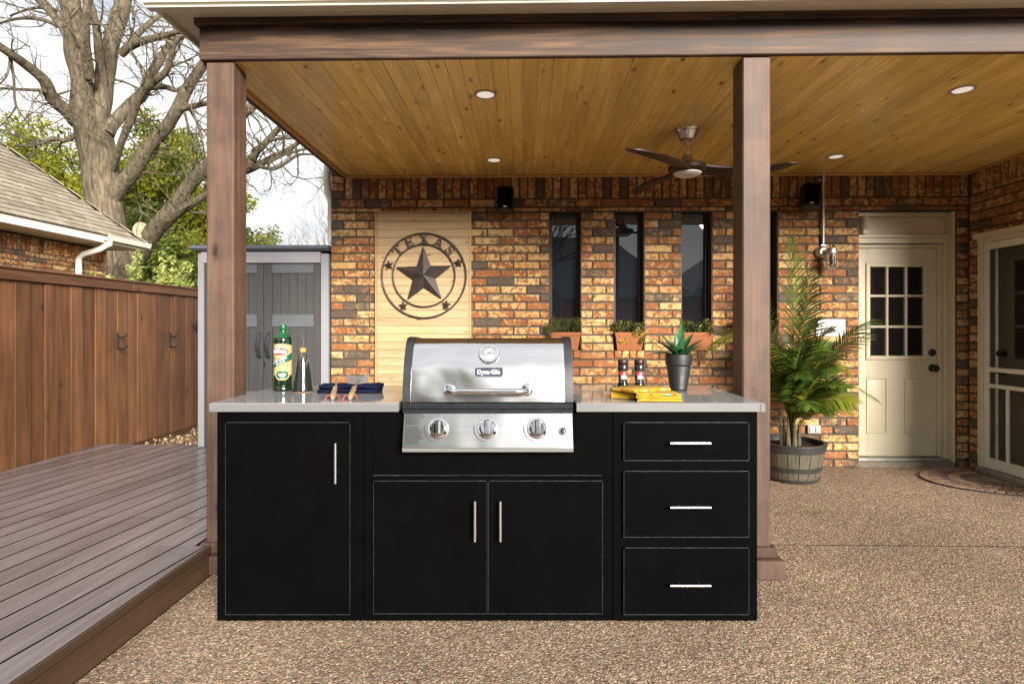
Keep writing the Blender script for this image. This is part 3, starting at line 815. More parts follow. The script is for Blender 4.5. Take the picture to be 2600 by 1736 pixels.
for i in range(npl):
    x = CX0+pw*(i+.5); cuts = [CY0]
    if i % 3 != 1: cuts.append(CY0+round(random.uniform(.3, 1.9), 1))
    cuts.append(CY1)
    for a, b in zip(cuts, cuts[1:]):
        o = link('plank', plank_mesh(pw-.0008, b-a), 'ceiling', ce); o.location = Vector((x, (a+b)/2, CZ+random.uniform(0, .0012)))-o0
tr = MB().box(CX0, CX1, WY-.028, WY+.004, CZ-.020, CZ-.001, .006)
pcb(tr, 'ceiling_trim', 'ceiling_trim')
pcb(MB().box(CX0-.004, CX0+.022, CY0, WY-.03, CZ-.020, CZ-.001, .005), 'ceiling_trim', 'ceiling_trim_y')
pcb(MB().box(RX-.022, RX+.006, 3.0, WY-.03, CZ-.020, CZ-.001, .005), 'ceiling_trim', 'ceiling_trim_y')
pcb(MB().box(-1.645, -1.606, 2.87, WY+.1, CZ-.012, 2.768, .003), 'side_beam', 'beam')
# front beam: two lengths of wide board, narrow board above
pcb(MB().box(-1.640, 2.705, 2.830, 2.860, CZ-.002, 2.752, .004), 'beam_board', 'beam')
pcb(MB().box(2.7115, 5.2, 2.829, 2.859, CZ-.0015, 2.752, .004), 'beam_board', 'beam')
pcb(MB().box(-1.655, 1.06, 2.806, 2.862, 2.7535, 2.7875, .003), 'trim_board', 'beam')
pcb(MB().box(1.062, 5.2, 2.8065, 2.862, 2.753, 2.7875, .003), 'trim_board', 'beam')
# soffit, fascia, gutter
sf = MB(); sf.box(-1.77, 5.6, 2.72, 2.86, 2.789, 2.80); sf.box(-1.77, -1.607, 2.86, WY+.6, 2.789, 2.80)
pcb(sf, 'soffit', 'gutter_paint', None, None)
fa = MB(); fa.box(-1.785, 5.6, 2.702, 2.722, 2.762, 2.90, .003); fa.box(-1.785, -1.768, 2.722, WY+.6, 2.762, 2.90, .003)
pcb(fa, 'fascia', 'gutter_paint')
gprof = [(2.700, 2.770), (2.700, 2.90), (2.575, 2.90), (2.578, 2.872), (2.592, 2.850), (2.612, 2.825), (2.632, 2.795), (2.640, 2.770), (2.655, 2.764)]
gu = MB(); gu.prism(gprof, -1.80, 5.6, frame((0, 0, 0), (0, 1, 0), (0, 0, 1)))
pcb(gu, 'gutter', 'gutter_paint')
pcb(MB().box(-1.801, 5.6, 2.655, 2.699, 2.7555, 2.7638, .003), 'gutter_lip', 'white_trim')
pcb(MB().box(-1.77, 6.2, 2.75, WY+1.2, 2.93, 3.05), 'roof_deck', 'shingle', None, None)
pcb(MB().box(CX0+.02, 6.0, 2.90, WY+.02, CZ+.03, CZ+.05), 'ceiling_backing', 'black_plastic', None, None)
# posts
def post(x0, x1, lab):
    p = bpy.data.objects.new('post', None); COL.objects.link(p); p.parent = pc; p['label'] = lab
    p.location = Vector(((x0+x1)/2, 2.92, 0))-o0; w = (x1-x0)/2
    MB().box(-w, w, -w, w, .10, CZ-.003, .006).build('shaft', 'post', p)
    MB().box(-w-.052, w+.052, -w-.055, w+.055, 0, .093, .006).build('plinth', 'post', p)
    MB().box(-w-.024, w+.024, -w-.026, w+.026, .0935, .148, .008).build('plinth_moulding', 'post', p)
    return p
post(-1.615, -1.475, 'left timber post beside the deck'); post(1.092, 1.230, 'right timber post in front of the palm')

# ================================================================== THINGS ON THE WALL AND CEILING
# pine panel behind the star
pp = thing('wood_panel', 'pale knotty pine board panel on the brick wall', 'panel', (-.896, WY, 0))
PX = .429; z = .32; k = 0
while z < 2.24:
    hgt = min(.0715, 2.252-z)
    MB().box(-PX+.018, PX-.018, -.030, -.002, z, z+hgt-.0012, .0025).build('plank', 'pine', pp, None); z += .0715
for sx in (-1, 1):
    MB().box(sx*PX, sx*(PX-.0175), -.038, -.002, .32, 2.266, .003).build('edge_batten', 'pine_v', pp)
MB().box(-PX+.018, PX-.018, -.036, -.002, 2.2535, 2.266, .003).build('edge_batten', 'pine', pp)

# star sign
ss = thing('star_sign', 'round rusty metal TEXAS star sign on the pine panel', 'sign', (-.883, WY-.052, 1.694))
FX = frame((0, 0, 0), (1, 0, 0), (0, 0, 1))          # x right, y up, z towards the viewer
def ring(r, t): return MB().tube([(r*math.cos(a), 0, r*math.sin(a)) for a in [2*PI*i/72 for i in range(72)]], t, 8, True)
ring(.374, .0075).build('outer_ring', 'dark_iron', ss); ring(.276, .0065).build('inner_ring', 'dark_iron', ss)
def star(r, ri, hgt, rot=0, xf=None):
    v = [(0, 0, hgt)]; 
    for i in range(10):
        a = PI/2+rot+i*PI/5; rr = r if i % 2 == 0 else ri; v.append((rr*math.cos(a), rr*math.sin(a), 0))
    v.append((0, 0, -.004)); f = []
    for i in range(10):
        a, b = 1+i, 1+(i+1) % 10; f += [(0, a, b), (11, b, a)]
    return MB().add(v, f, xf)
ROT = R(1.5)
star(.262, .105, .05, ROT, FX).build('star', 'dark_iron', ss, None)
for k in (1, 2, 3, 4):
    a = PI/2+ROT+k*2*PI/5; rr = .325
    star(.047, .019, .016, -a*0+random.uniform(-.2, .2), T((rr*math.cos(a), -.004, rr*math.sin(a))) @ FX).build('small_star', 'dark_iron', ss, None)
def bar(x0, y0, x1, y1, w):
    d = Vector((x1-x0, y1-y0)); n = Vector((-d.y, d.x)).normalized()*w/2
    return [(x0+n.x, y0+n.y), (x1+n.x, y1+n.y), (x1-n.x, y1-n.y), (x0-n.x, y0-n.y)]
LET = {
 'T': [bar(.5,0,.5,1,.2), bar(0,.93,1,.93,.14), bar(.07,.7,.07,1,.12), bar(.93,.7,.93,1,.12), bar(.25,.05,.75,.05,.11)],
 'E': [bar(.28,0,.28,1,.2), bar(.05,.94,.9,.94,.12), bar(.05,.06,.9,.06,.12), bar(.3,.5,.72,.5,.12), bar(.86,.72,.86,1,.1), bar(.86,0,.86,.28,.1), bar(.7,.36,.7,.64,.09)],
 'X': [bar(.12,0,.88,1,.13), bar(.12,1,.88,0,.22), bar(-.08,.05,.38,.05,.1), bar(.62,.05,1.08,.05,.1), bar(-.08,.95,.38,.95,.1), bar(.62,.95,1.08,.95,.1)],
 'A': [bar(.12,0,.5,1,.12), bar(.5,1,.86,0,.22), bar(.25,.33,.75,.33,.11), bar(-.08,.05,.34,.05,.1), bar(.62,.05,1.1,.05,.1)],
 'S': []}
sp_ = [(.86,.80),(.72,.93),(.5,.96),(.28,.90),(.18,.75),(.26,.60),(.5,.50),(.74,.40),(.82,.25),(.72,.10),(.5,.04),(.28,.07),(.14,.20)]
LET['S'] = [bar(*sp_[i], *sp_[i+1], .17) for i in range(len(sp_)-1)]+[bar(.86,.68,.86,.98,.1), bar(.14,.02,.14,.32,.1)]
for ch, a in zip('TEXAS', (136, 114, 90, 66, 44)):
    a = R(a); mb = MB(); hgt = .095; wd = .080
    xf = FX @ T((.278*math.cos(a), .278*math.sin(a), 0)) @ Matrix.Rotation(a-PI/2, 4, 'Z') @ Matrix.Diagonal((wd, hgt, 1, 1)) @ T((-.5, 0, 0))
    for i, pl in enumerate(LET[ch]): mb.prism(pl, -.004-.0002*i, .004+.0002*i, xf)
    mb.build('letter', 'dark_iron', ss, None, label='letter '+ch)
MB().box(-.01, .01, .004, .022, .28, .30).box(-.2, -.18, .004, .022, -.3, -.28).box(.18, .2, .004, .022, -.3, -.28).build('standoff', 'dark_iron', ss)

# speakers
def speaker(loc, rz, tilt, label, roll=0):
    s_ = thing('speaker', label, 'speaker', loc, rz, 'wall speakers under the ceiling')
    w, d, h = .076, .13, .108
    xf = Matrix.Rotation(tilt, 4, 'X') @ Matrix.Rotation(roll, 4, 'Y')
    b = MB(); prof = [(-w, 0), (-w, -.075), (-w+.014, -.110), (-w+.03, -.122), (w-.03, -.122), (w-.014, -.110), (w, -.075), (w, 0), (w-.03, .02), (-w+.03, .02)]
    prof = [(x, y) for x, y in prof]
    b.prism(prof, -h+.012, h-.012, xf)
    b.prism([(x*.86, y*.94+(-.002)) for x, y in prof], h-.012, h, xf); b.prism([(x*.86, y*.94-.002) for x, y in prof], -h, -h+.012, xf)
    b.build('cabinet', 'black_plastic', s_)
    gr = MB().box(-w+.016, w-.016, -.129, -.1225, -h+.016, h-.016, .004, xf); gr.build('grille', 'black_paint', s_)
    MB().box(-.014, .014, -.1305, -.129, -h+.024, -h+.036, 0, xf).build('badge', 'galv', s_)
    MB().tube([(0, .02, 0), (0, .085, .02)], .012, 8).box(-.03, .03, .08, .092, -.03, .06, .002).build('bracket', 'black_plastic', s_)
    return s_
speaker((-.160, WY-.092, 2.335), 0, R(-4), 'small black speaker on the wall between pine panel and first window')
speaker((2.468, WY-.092, 2.345), R(-14), R(-8), 'small black speaker turned beside the conduit near the back door', R(6))

# conduit lamp
jl = thing('wall_lamp', 'galvanised caged jar lamp hanging from a conduit beside the door', 'lamp', (2.628, WY, 1.93))
MB().tube([(0, -.03, .68), (0, -.022, .56), (0, -.022, .02), (0, -.03, 0)], .0105, 10).build('conduit', 'galv', jl)
MB().box(-.03, .03, -.012, -.001, .595, .612, .002).box(-.022, .022, -.028, -.001, .02, .032, .002).build('strap', 'galv', jl)
MB().lathe([(.052, 0), (.052, .02), (.044, .034), (.036, .05), (.03, .055)], 28, T((-.012, -.002, -.035)) @ Matrix.Rotation(PI/2, 4, 'X')).build('junction_box', 'galv', jl)
MB().tube([(-.012, -.05, -.035), (.0, -.085, -.03), (.022, -.105, -.028)], .016, 10).lathe([(.010, .02), (.036, .012), (.041, -.005), (.041, -.032), (.036, -.034)], 28, T((.028, -.105, -.025))).build('lamp_collar', 'galv', jl)
MB().lathe([(.033, -.03), (.034, -.12), (.030, -.15), (.018, -.17), (0, -.176)], 24, T((.028, -.105, -.025)), capb=False).build('glass_jar', 'clear', jl)
cg = MB()
for i in range(6):
    a = i*PI/3+.3; c_, s_ = math.cos(a), math.sin(a)
    cg.tube([(.028+.041*c_, -.105+.041*s_, -.05), (.028+.042*c_, -.105+.042*s_, -.15), (.028+.034*c_, -.105+.034*s_, -.185), (.028+.012*c_, -.105+.012*s_, -.207)], .0026, 6)
cg.tube([(.028+.042*math.cos(a), -.105+.042*math.sin(a), -.11) for a in [2*PI*i/20 for i in range(20)]], .0026, 6, True)
cg.tube([(.028+.042*math.cos(a), -.105+.042*math.sin(a), -.155) for a in [2*PI*i/20 for i in range(20)]], .0026, 6, True)
cg.build('cage', 'galv', jl)
MB().lathe([(.008, -.04), (.018, -.07), (.02, -.1), (.01, -.125), (0, -.128)], 14, T((.028, -.105, -.025))).build('bulb', 'fan_lens', jl)

# door chime on the header, meter plate, outlet
ch = thing('door_chime', 'small ribbed cream cylinder fixed on the panel above the door', 'chime', (3.035, WY+.108, 2.08))
m_ = MB()
for i in range(7): m_.lathe([(.024, 0), (.033, .003), (.033, .013), (.024, .016)], 20, T((.01, -.034, .03+i*.018)))
m_.build('ribbed_body', 'door_paint', ch); MB().box(-.012, .032, -.05, 0, -.012, .028, .004).build('base', 'door_paint', ch)
fp = thing('wall_plate', 'white framed plate on the brick behind the palm fronds', 'wall plate', (2.70, WY, 1.232))
MB().box(-.128, .128, -.012, .002, -.076, .076, .003).build('plate', 'white_plastic', fp)
MB().box(-.085, .085, -.018, -.012, -.045, .045, .003).build('cover', 'grey_plastic', fp)
ol = thing('wall_outlet', 'grey outlet box low on the brick beside the barrel planter', 'outlet', (2.553, WY, .34))
MB().box(-.055, .055, -.022, .002, -.035, .035, .004).build('box', 'grey_plastic', ol)
for sx in (-.026, .026): MB().box(sx-.019, sx+.019, -.030, -.0225, -.026, .026, .004).build('cover_flap', 'white_plastic', ol)

# recessed lights
for (x, y), lab in zip(((-.223, 3.291), (-.240, 4.582), (2.498, 3.281), (2.473, 4.544)),
        ('recessed ceiling light near the beam, left of the fan', 'recessed ceiling light near the back wall above the first speaker',
         'recessed ceiling light near the beam at the far right', 'recessed ceiling light right of the fan above the conduit lamp')):
    d = thing('ceiling_light', lab, 'light', (x, y, CZ), 0, 'recessed ceiling lights')
    MB().lathe([(.066, 0), (.066, -.003), (.062, -.006), (.052, -.005), (.050, .0), (.049, .0)], 40, None, capb=False, capt=False).build('trim_ring', 'white_plastic', d)
    MB().lathe([(.0495, -.0025), (.0, -.0012)], 40, None, capb=False, capt=False).build('lens', 'lens', d)

# ceiling fan
fn = thing('ceiling_fan', 'ceiling fan with three curved dark walnut blades and nickel stem', 'fan', (1.118, 3.901, CZ))
MB().lathe([(.082, 0), (.082, -.006), (.074, -.020), (.070, -.022), (.056, -.055), (.050, -.072), (.044, -.075), (.030, -.082), (.014, -.084)], 36, None).build('canopy', 'nickel', fn)
MB().lathe([(.0115, -.08), (.0115, -.20)], 16).build('stem', 'nickel', fn)
MB().lathe([(.014, -.178), (.030, -.180), (.036, -.190), (.058, -.225), (.080, -.240), (.110, -.246)], 36).build('motor_cover', 'nickel', fn)
MB().lathe([(.112, -.246), (.128, -.256), (.124, -.280), (.100, -.297), (.095, -.299)], 40).build('hub', 'fan_wood', fn)
MB().lathe([(.094, -.2995), (.090, -.308), (.070, -.318), (.035, -.324), (0, -.325)], 36, None).build('light_lens', 'fan_lens', fn)
def blade():
    b = MB(); n = 22; Lb = .635; v = []; f = []
    for i in range(n+1):
        t = i/n; r = .055+Lb*t
        sweep = .085*math.sin(t*PI*.9)-.02*t
        wdt = .085*(1-t)**5+.052+.085*math.sin(min(1, .08+t*.80)*PI)**1.6
        if t > .88: wdt *= math.sqrt(max(.02, 1-((t-.88)/.12)**2))
        zc = -.272-.018*math.sin(t*PI)-.006*t; pit = R(12)*(1-t)**.6+R(5)
        for sgn, th in ((-1, -.004), (0, -.007), (1, -.004), (1, .004), (0, .007), (-1, .004)):
            yy = sgn*wdt/2
            v.append((r, sweep+yy*math.cos(pit), zc-yy*math.sin(pit)*.8+th*(1.8-t)))
        if i:
            o = 6*(i-1)
            for k in range(6): f.append((o+k, o+(k+1) % 6, o+6+(k+1) % 6, o+6+k))
    f.append(tuple(range(6*n, 6*n+6)))
    return b.add(v, f)
bm_ = blade().mesh('blade', 50); 
for i, a in enumerate((223, 347, 108)):
    o = link('blade', bm_, 'fan_wood', fn); o.rotation_euler = (0, 0, R(a))

# ================================================================== THE KITCHEN ISLAND
CT = .920
IX, IYc = -.104, 2.70
isl = thing('kitchen_island', 'black steel outdoor kitchen island with grey metal countertop', 'kitchen island', cw(IX, IYc), YAW)
def L(x): return x-IX
def LY(y): return y-IYc
FY, BY = 2.391, 3.10
for x0, x1, nm in ((-1.245, -.628, 'cabinet'), (-.626, .424, 'cabinet'), (.426, 1.0355, 'cabinet')):
    cab = MB()
    if x0 == -.626:      # middle bay: low under the grill
        cab.box(L(x0), L(x1), LY(FY), LY(BY), 0, .60, .003); cab.box(L(x0), L(-.476), LY(FY), LY(BY), .6, .8825, .002); cab.box(L(.2715), L(x1), LY(FY), LY(BY), .6, .8825, .002)
        cab.box(L(-.476), L(.2715), LY(FY)+.001, LY(FY)+.02, .6, .75); cab.box(L(-.476), L(.2715), LY(2.95), LY(BY), .6, .8825)
    else: cab.box(L(x0), L(x1), LY(FY), LY(BY), 0, .8825, .003)
    cab.build(nm, 'black_paint', isl)
def px_x(u): return L((u-1174)/543.7)
def px_z(v): return EYE-(v-750)/543.7
def panel(name, u0, u1, v0, v1, t=.020):
    o = bpy.data.objects.new(name, None); COL.objects.link(o); o.parent = isl
    x0, x1, z0, z1 = px_x(u0), px_x(u1), px_z(v1), px_z(v0)
    MB().box(x0, x1, LY(FY)-t, LY(FY)-.0015, z0, z1, .003).build('front', 'black_paint', o, 30)
    lip = MB(); e = .0016; y0, y1 = LY(FY)-t+.0015, LY(FY)-t+.004
    lip.box(x0+.004, x1-.002, y0, y1, z1-.0002, z1+e); lip.box(x0-.002, x1+.002, y0, y1, z0-e, z0+.0002)
    lip.box(x0-e*.6, x0+.0002, y0, y1, z0+.003, z1-.003); lip.box(x1-.0002, x1+e*.6, y0, y1, z0+.003, z1-.003)
    lip.build('highlight_strip', 'edge_line', o, None)  # thin pale strips stand in for light caught along the panel edges
    return o
def handle(o, x, z, vert, l=.166):
    y = LY(FY)-.020-.034
    a, b = ((x, y, z-l/2), (x, y, z+l/2)) if vert else ((x-l/2, y, z), (x+l/2, y, z))
    m = MB().tube([a, b], .0062, 14)
    for s_ in (-.25, .25):
        q_ = (x, y, z+l*s_) if vert else (x+l*s_, y, z)
        m.tube([q_, (q_[0], LY(FY)-.0195, q_[2])], .0045, 8)
    m.build('handle', 'bar_steel', o)
d_ = panel('door', 522, 805, 967, 1403); handle(d_, px_x(778), px_z(1055), True)
d_ = panel('door', 859, 1117, 1100, 1401); handle(d_, px_x(1091), px_z(1185), True)
d_ = panel('door', 1121, 1380, 1100, 1401); handle(d_, px_x(1148), px_z(1185), True)
for v0, v1, hv in ((967, 1053, 1010), (1078, 1227, 1154), (1252, 1403, 1329)):
    d_ = panel('drawer', 1429, 1713, v0, v1); handle(d_, px_x(1574), px_z(hv), False)
MB().box(px_x(857), px_x(1380), LY(FY)-.004, LY(FY)-.0005, px_z(1088), .876, .001).build('apron', 'black_paint', isl)
MB().box(px_x(857), px_x(1380), LY(FY)-.006, LY(FY)-.0003, px_z(1088)-.003, px_z(1088)-.0005, .001).build('apron_edge', 'edge_line', isl)  # painted highlight along the apron's lower edge
def top(name, x0, x1, y0, y1, label=None):
    MB().box(L(x0), L(x1), LY(y0), LY(y1), .8845, CT, .0035).build(name, 'counter', isl, 30)
top('countertop', -1.267, -.474, 2.375, 3.115); top('countertop', .2695, 1.059, 2.375, 3.115)
top('countertop', -.4735, .269, 3.00, 3.115)
for x0, x1 in ((-1.2675, -.4735), (.269, 1.0595)):
    MB().box(L(x0), L(x1), LY(2.369), LY(2.3747), .8835, CT-.0015, .002).build('edge_strip', 'edge_steel', isl)
MB().lathe([(.018, .8835), (.018, CT-.002)], 16, T((L(1.0455), LY(2.384), 0))).build('corner_cap', 'edge_steel', isl)

# ------------------------------------------------------------------ the gas grill
gr = thing('gas_grill', 'built in stainless gas grill with hood, three knobs and badge', 'grill', cw(-.10, 2.6, .60), YAW)
gx = lambda x: x+.10
gy = lambda y: y-2.6
gz = lambda z: z-.60
GX0, GX1 = -.4585, .2570
MB().box(gx(-.455), gx(.2535), gy(2.4125), gy(2.93), gz(.615), gz(.898), .003).build('fire_box', 'black_gloss', gr)
MB().box(gx(-.456), gx(.2545), gy(2.358), gy(2.412), gz(.878), gz(.8983), .002).build('trim_strip', 'black_gloss', gr)
MB().box(gx(-.456), gx(.2545), gy(2.352), gy(2.93), gz(.8985), gz(.921), .003).build('top_rim', 'black_gloss', gr)
lid = bpy.data.objects.new('hood', None); COL.objects.link(lid); lid.parent = gr
prof = [(2.372, .925), (2.377, .960), (2.390, 1.02), (2.407, 1.075), (2.428, 1.120), (2.450, 1.155), (2.474, 1.175), (2.505, 1.186), (2.56, 1.188), (2.70, 1.17), (2.82, 1.09), (2.88, .99), (2.90, .925)]
from itertools import chain
def smooth_prof(p, n=4):
    out = []
    for i in range(len(p)-1):
        p0, p1, p2, p3 = p[max(i-1, 0)], p[i], p[i+1], p[min(i+2, len(p)-1)]
        for k in range(n):
            t = k/n
            out.append(tuple(.5*((2*p1[j])+(-p0[j]+p2[j])*t+(2*p0[j]-5*p1[j]+4*p2[j]-p3[j])*t*t+(-p0[j]+3*p1[j]-3*p2[j]+p3[j])*t**3) for j in (0, 1)))
    return out+[p[-1]]
LP = smooth_prof(prof)
lpoly = [(gy(y), gz(z)) for y, z in LP]
YZ = frame((0, 0, 0), (0, 1, 0), (0, 0, 1))       # local x->Y, y->Z, z->X
MB().prism(lpoly, gx(GX0+.034), gx(GX1-.034), YZ).build('hood_skin', 'lid_steel', lid, 30)
cy0, cz0 = 2.63, .925
capp = [(gy(cy0+(y-cy0)*1.022), gz(cz0+(z-cz0)*1.022)) for y, z in LP]
MB().prism(capp, gx(GX0), gx(GX0+.0335), YZ).build('side_cap', 'lid_cap', lid, 30)
MB().prism(capp, gx(GX1-.0335), gx(GX1), YZ).build('side_cap', 'lid_cap', lid, 30)
hz_, hy_ = .975, 2.381
hd = MB(); xa, xb = gx(-.2635), gx(.064); yh = gy(2.318)
hd.tube([(xa, gy(2.385), gz(hz_)), (xa, gy(2.350), gz(hz_)), (xa+.006, gy(2.332), gz(hz_)), (xa+.022, yh, gz(hz_)), (xa+.05, yh-.002, gz(hz_)), (xb-.05, yh-.002, gz(hz_)), (xb-.022, yh, gz(hz_)), (xb-.006, gy(2.332), gz(hz_)), (xb, gy(2.350), gz(hz_)), (xb, gy(2.385), gz(hz_))], .0128, 18)
hd.build('hood_handle', 'chrome', lid)
for xx in (xa, xb): MB().lathe([(.026, -.01), (.026, .006), (.022, .012), (.014, .014)], 28, T((xx, gy(2.381), gz(hz_))) @ Matrix.Rotation(R(90-8), 4, 'X')).build('handle_boss', 'chrome', lid)
# frame on the hood face at a height: find the surface point and tilt
def hood_frame(x, z, lift=.001):
    for (y0, z0), (y1, z1) in zip(LP, LP[1:]):
        if z0 <= z <= z1:
            t = (z-z0)/(z1-z0); y = y0+(y1-y0)*t; d = Vector((0, y1-y0, z1-z0)).normalized(); n = Vector((1, 0, 0)).cross(d)
            return frame(Vector((gx(x), gy(y), gz(z)))+n*lift, (1, 0, 0), d)
tf = hood_frame(-.098, 1.122)
th = bpy.data.objects.new('thermometer', None); COL.objects.link(th); th.parent = gr
MB().lathe([(.046, -.004), (.046, .006), (.042, .012), (.033, .013), (.0315, .010)], 40, tf, capb=True, capt=False).build('bezel', 'chrome', th)
MB().lathe([(.0318, .0085), (.0, .0086)], 40, tf, capb=False, capt=False).build('dial', 'bar_steel', th, None)
sc_m = MB()
for i in range(13):
    a = R(200-i*18); sc_m.prism(bar(.023*math.cos(a), .023*math.sin(a), .0275*math.cos(a), .0275*math.sin(a), .0045), .0087, .0092, tf)
sc_m.build('scale_marks', 'ink_grey', th, None)
text('dial_writing', 'DYNA GLO', .0085, 'ink_grey', th, tf @ T((0, -.001, .0094)), .0001)
MB().prism(bar(-.002, -.004, .005, .010, .0025), .0098, .0104, tf).build('needle', 'ink_black', th, None)
bf = hood_frame(-.098, 1.0475, .0045)
def rrect(w, h, r, n=5):
    out = []
    for cx, cy_, a0 in ((w/2-r, h/2-r, 0), (-w/2+r, h/2-r, 90), (-w/2+r, -h/2+r, 180), (w/2-r, -h/2+r, 270)):
        out += [(cx+r*math.cos(R(a0+90*i/n)), cy_+r*math.sin(R(a0+90*i/n))) for i in range(n+1)]
    return out
bdg = bpy.data.objects.new('badge', None); COL.objects.link(bdg); bdg.parent = gr
MB().prism(rrect(.122, .042, .009), -.006, .0015, bf).build('badge_rim', 'chrome', bdg)
MB().prism(rrect(.1165, .0365, .0075), .0016, .0022, bf).build('badge_plate', 'badge_blue', bdg)
text('badge_writing', 'Dyna·Glo', .0265, 'ink_white', bdg, bf @ T((-.001, -.001, .0024)), .0003, fit=.096, offset=.0006)
MB().prism([(.041, .0085), (.0428, .0085), (.0419, .0150)], .0024, .0028, bf).build('badge_flame', 'ink_white', bdg, None)
# control panel, leaning back
PA = R(17); PBy, PBz = 2.318, .7425; PH = .168
pf = frame((0, gy(PBy), gz(PBz)), (1, 0, 0), (0, math.sin(PA), math.cos(PA)))
cp = bpy.data.objects.new('control_panel', None); COL.objects.link(cp); cp.parent = gr
PX0, PX1 = gx(-.4505), gx(.2515)
MB().box(PX0, PX1, 0, PH, -.045, 0, .002, pf).build('face', 'panel_steel', cp)
MB().box(PX0, PX1, gy(PBy)+.002, gy(2.385), gz(.7265), gz(.744), .002).build('drip_lip', 'edge_steel', cp)
def pfx(u): return gx((u-1174)/554.)
KN = [(1005, 982), (1118, 981), (1232, 980)]
sK = .0815
knob = None
for u in (1005, 1118, 1232):
    kf = pf @ T((pfx(u), sK, 0))
    kk = bpy.data.objects.new('knob', None); COL.objects.link(kk); kk.parent = gr
    MB().lathe([(.043, -.001), (.043, .004), (.040, .010), (.034, .012), (.033, .008)], 36, kf, capt=False).build('bezel', 'chrome', kk)
    MB().lathe([(.0325, .004), (.0325, .016), (.030, .024), (.026, .027)], 36, kf, capb=False).build('knob_body', 'chrome', kk)
    MB().box(-.0115, .0115, -.030, .031, .020, .046, .005, kf).build('knob_grip', 'chrome', kk)
    mk = MB()
    for i in range(9):
        a0, a1 = R(178+i*10.2), R(178+i*10.2+7.6); rr = .0565; w = .0056*(1-i/11)
        mk.prism(bar(rr*math.cos(a0), rr*math.sin(a0), rr*math.cos(a1), rr*math.sin(a1), w), .0006, .0011, kf)
    mk.prism([(-.0595, .006), (-.0535, .006), (-.0565, .013)], .0006, .0011, kf)
    for i in range(14):
        a0, a1 = 2*PI*i/14, 2*PI*(i+1)/14; mk.prism(bar(.0037*math.cos(a0), .053+.0037*math.sin(a0), .0037*math.cos(a1), .053+.0037*math.sin(a1), .0011), .0006, .0010, kf)
    mk.build('dial_marks', 'ink_black', kk, None)
ig = bpy.data.objects.new('igniter_button', None); COL.objects.link(ig); ig.parent = gr
kf = pf @ T((pfx(1290), .070, 0))
MB().lathe([(.0175, -.001), (.0175, .006), (.0145, .012), (.0125, .012)], 24, kf).build('collar', 'chrome', ig)
MB().lathe([(.0115, .008), (.0115, .020), (.009, .023), (0, .0235)], 20, kf).build('button', 'black_gloss', ig)
MB().prism([(0, .024), (.004, .031), (.001, .031), (.003, .037), (-.004, .029), (-.001, .029)], .0006, .0010, kf).build('spark_mark', 'ink_black', ig, None)
note = """READ INSTRUCTIONS BEFORE
LIGHTING. OPEN LID DURING
LIGHTING. IF IGNITION DOES NOT
OCCUR IN 5 SECONDS, TURN THE
BURNER CONTROLS OFF, WAIT
5 MINUTES, AND REPEAT
THE LIGHTING PROCEDURE.
SEE USER MANUAL FOR
DETAILED INSTRUCTIONS.

LEA LAS INSTRUCCIONES
ANTES DE ENCENDERLA.
ABRA LA TAPA DURANTE EL
PROCEDIMIENTO DE ENCENDIDO.
SI ESTE NO SE ENCIENDE EN 5
SEGUNDOS, APAGUE EL O LOS
CONTROLES DEL QUEMADOR,
ESPERE 5 MINUTOS Y REPITA EL
PROCEDIMIENTO DE ENCENDIDO.
CONSULTE EL MANUAL DEL
USUARIO PARA OBTENER
INSTRUCCIONES PRECISAS."""
text('printed_instructions', note, .0060, 'ink_black', cp, pf @ T((PX0+.010, .083, .0008)), .0001, align='LEFT', fit=.076, offset=.0002)

# ================================================================== ON THE COUNTER
def on_counter(name, label, cat, x, y, rz=0, group=None, z=CT+.0005): return thing(name, label, cat, cw(x, y, z), YAW+rz, group)
# olive oil bottle
bo = on_counter('oil_bottle', 'tall dark green olive oil bottle with cream label and green cap', 'bottle', -1.152, 2.855)
RB = .0445
MB().lathe([(.044, 0), (.0475, .004), (.0475, .016), (.044, .021), (.0455, .027), (RB, .034), (RB, .252), (.0435, .259), (.039, .267)], 40, None, capt=False).build('body', 'green_glass', bo)
MB().lathe([(.039, .267), (.029, .277), (.019, .285), (.0145, .292), (.014, .303)], 40, None, capb=False).build('shoulder', 'cap_green', bo)
MB().lathe([(.0170, .3015), (.0175, .303), (.0175, .326), (.0165, .3285), (0, .329)], 28).build('cap', 'cap_green', bo)
lab = bpy.data.objects.new('label', None); COL.objects.link(lab); lab.parent = bo
def wrap(name, mat, x0, x1, lo, hi, lift, n=26):
    v = []; f = []
    r = RB+lift
    for i in range(n+1):
        x = x0+(x1-x0)*i/n; a = x/RB
        for z in (lo(x), hi(x)): v.append((r*math.sin(a), -r*math.cos(a), z))
        if i: f.append((2*i-2, 2*i, 2*i+1, 2*i-1))
    return MB().add(v, f).build(name, mat, lab, 60)
W = .066
ov = lambda x, c, w, e=2: math.sqrt(max(0, 1-abs((x-c)/w)**e))
wrap('label_paper', 'label_cream', -W, W, lambda x: min(.078, .083-.029*ov(x, .012, .036, 3)), lambda x: .226+.009*math.cos(x/W*1.5), .0004)
wrap('label_oval', 'label_red', -.046, .042, lambda x: .196-.0175*ov(x, -.002, .044), lambda x: .196+.0175*ov(x, -.002, .044), .0008)
wrap('label_band', 'label_green', -W, W, lambda x: .130+.42*x, lambda x: .163+.42*x, .0008)
wrap('label_badge', 'label_green', -.018, .042, lambda x: .081-.020*ov(x, .012, .030, 3), lambda x: .081+.019*ov(x, .012, .030, 3), .0008)
wrap('label_crest', 'ink_white', -.018, .001, lambda x: .209, lambda x: .226, .0011, 6)
wrap('label_crest_mark', 'label_red', -.0125, -.0045, lambda x: .211, lambda x: .223, .0013, 6)
wrap('label_seal', 'clay_raw', .033, .042, lambda x: .121-.0, lambda x: .131, .0010, 5)
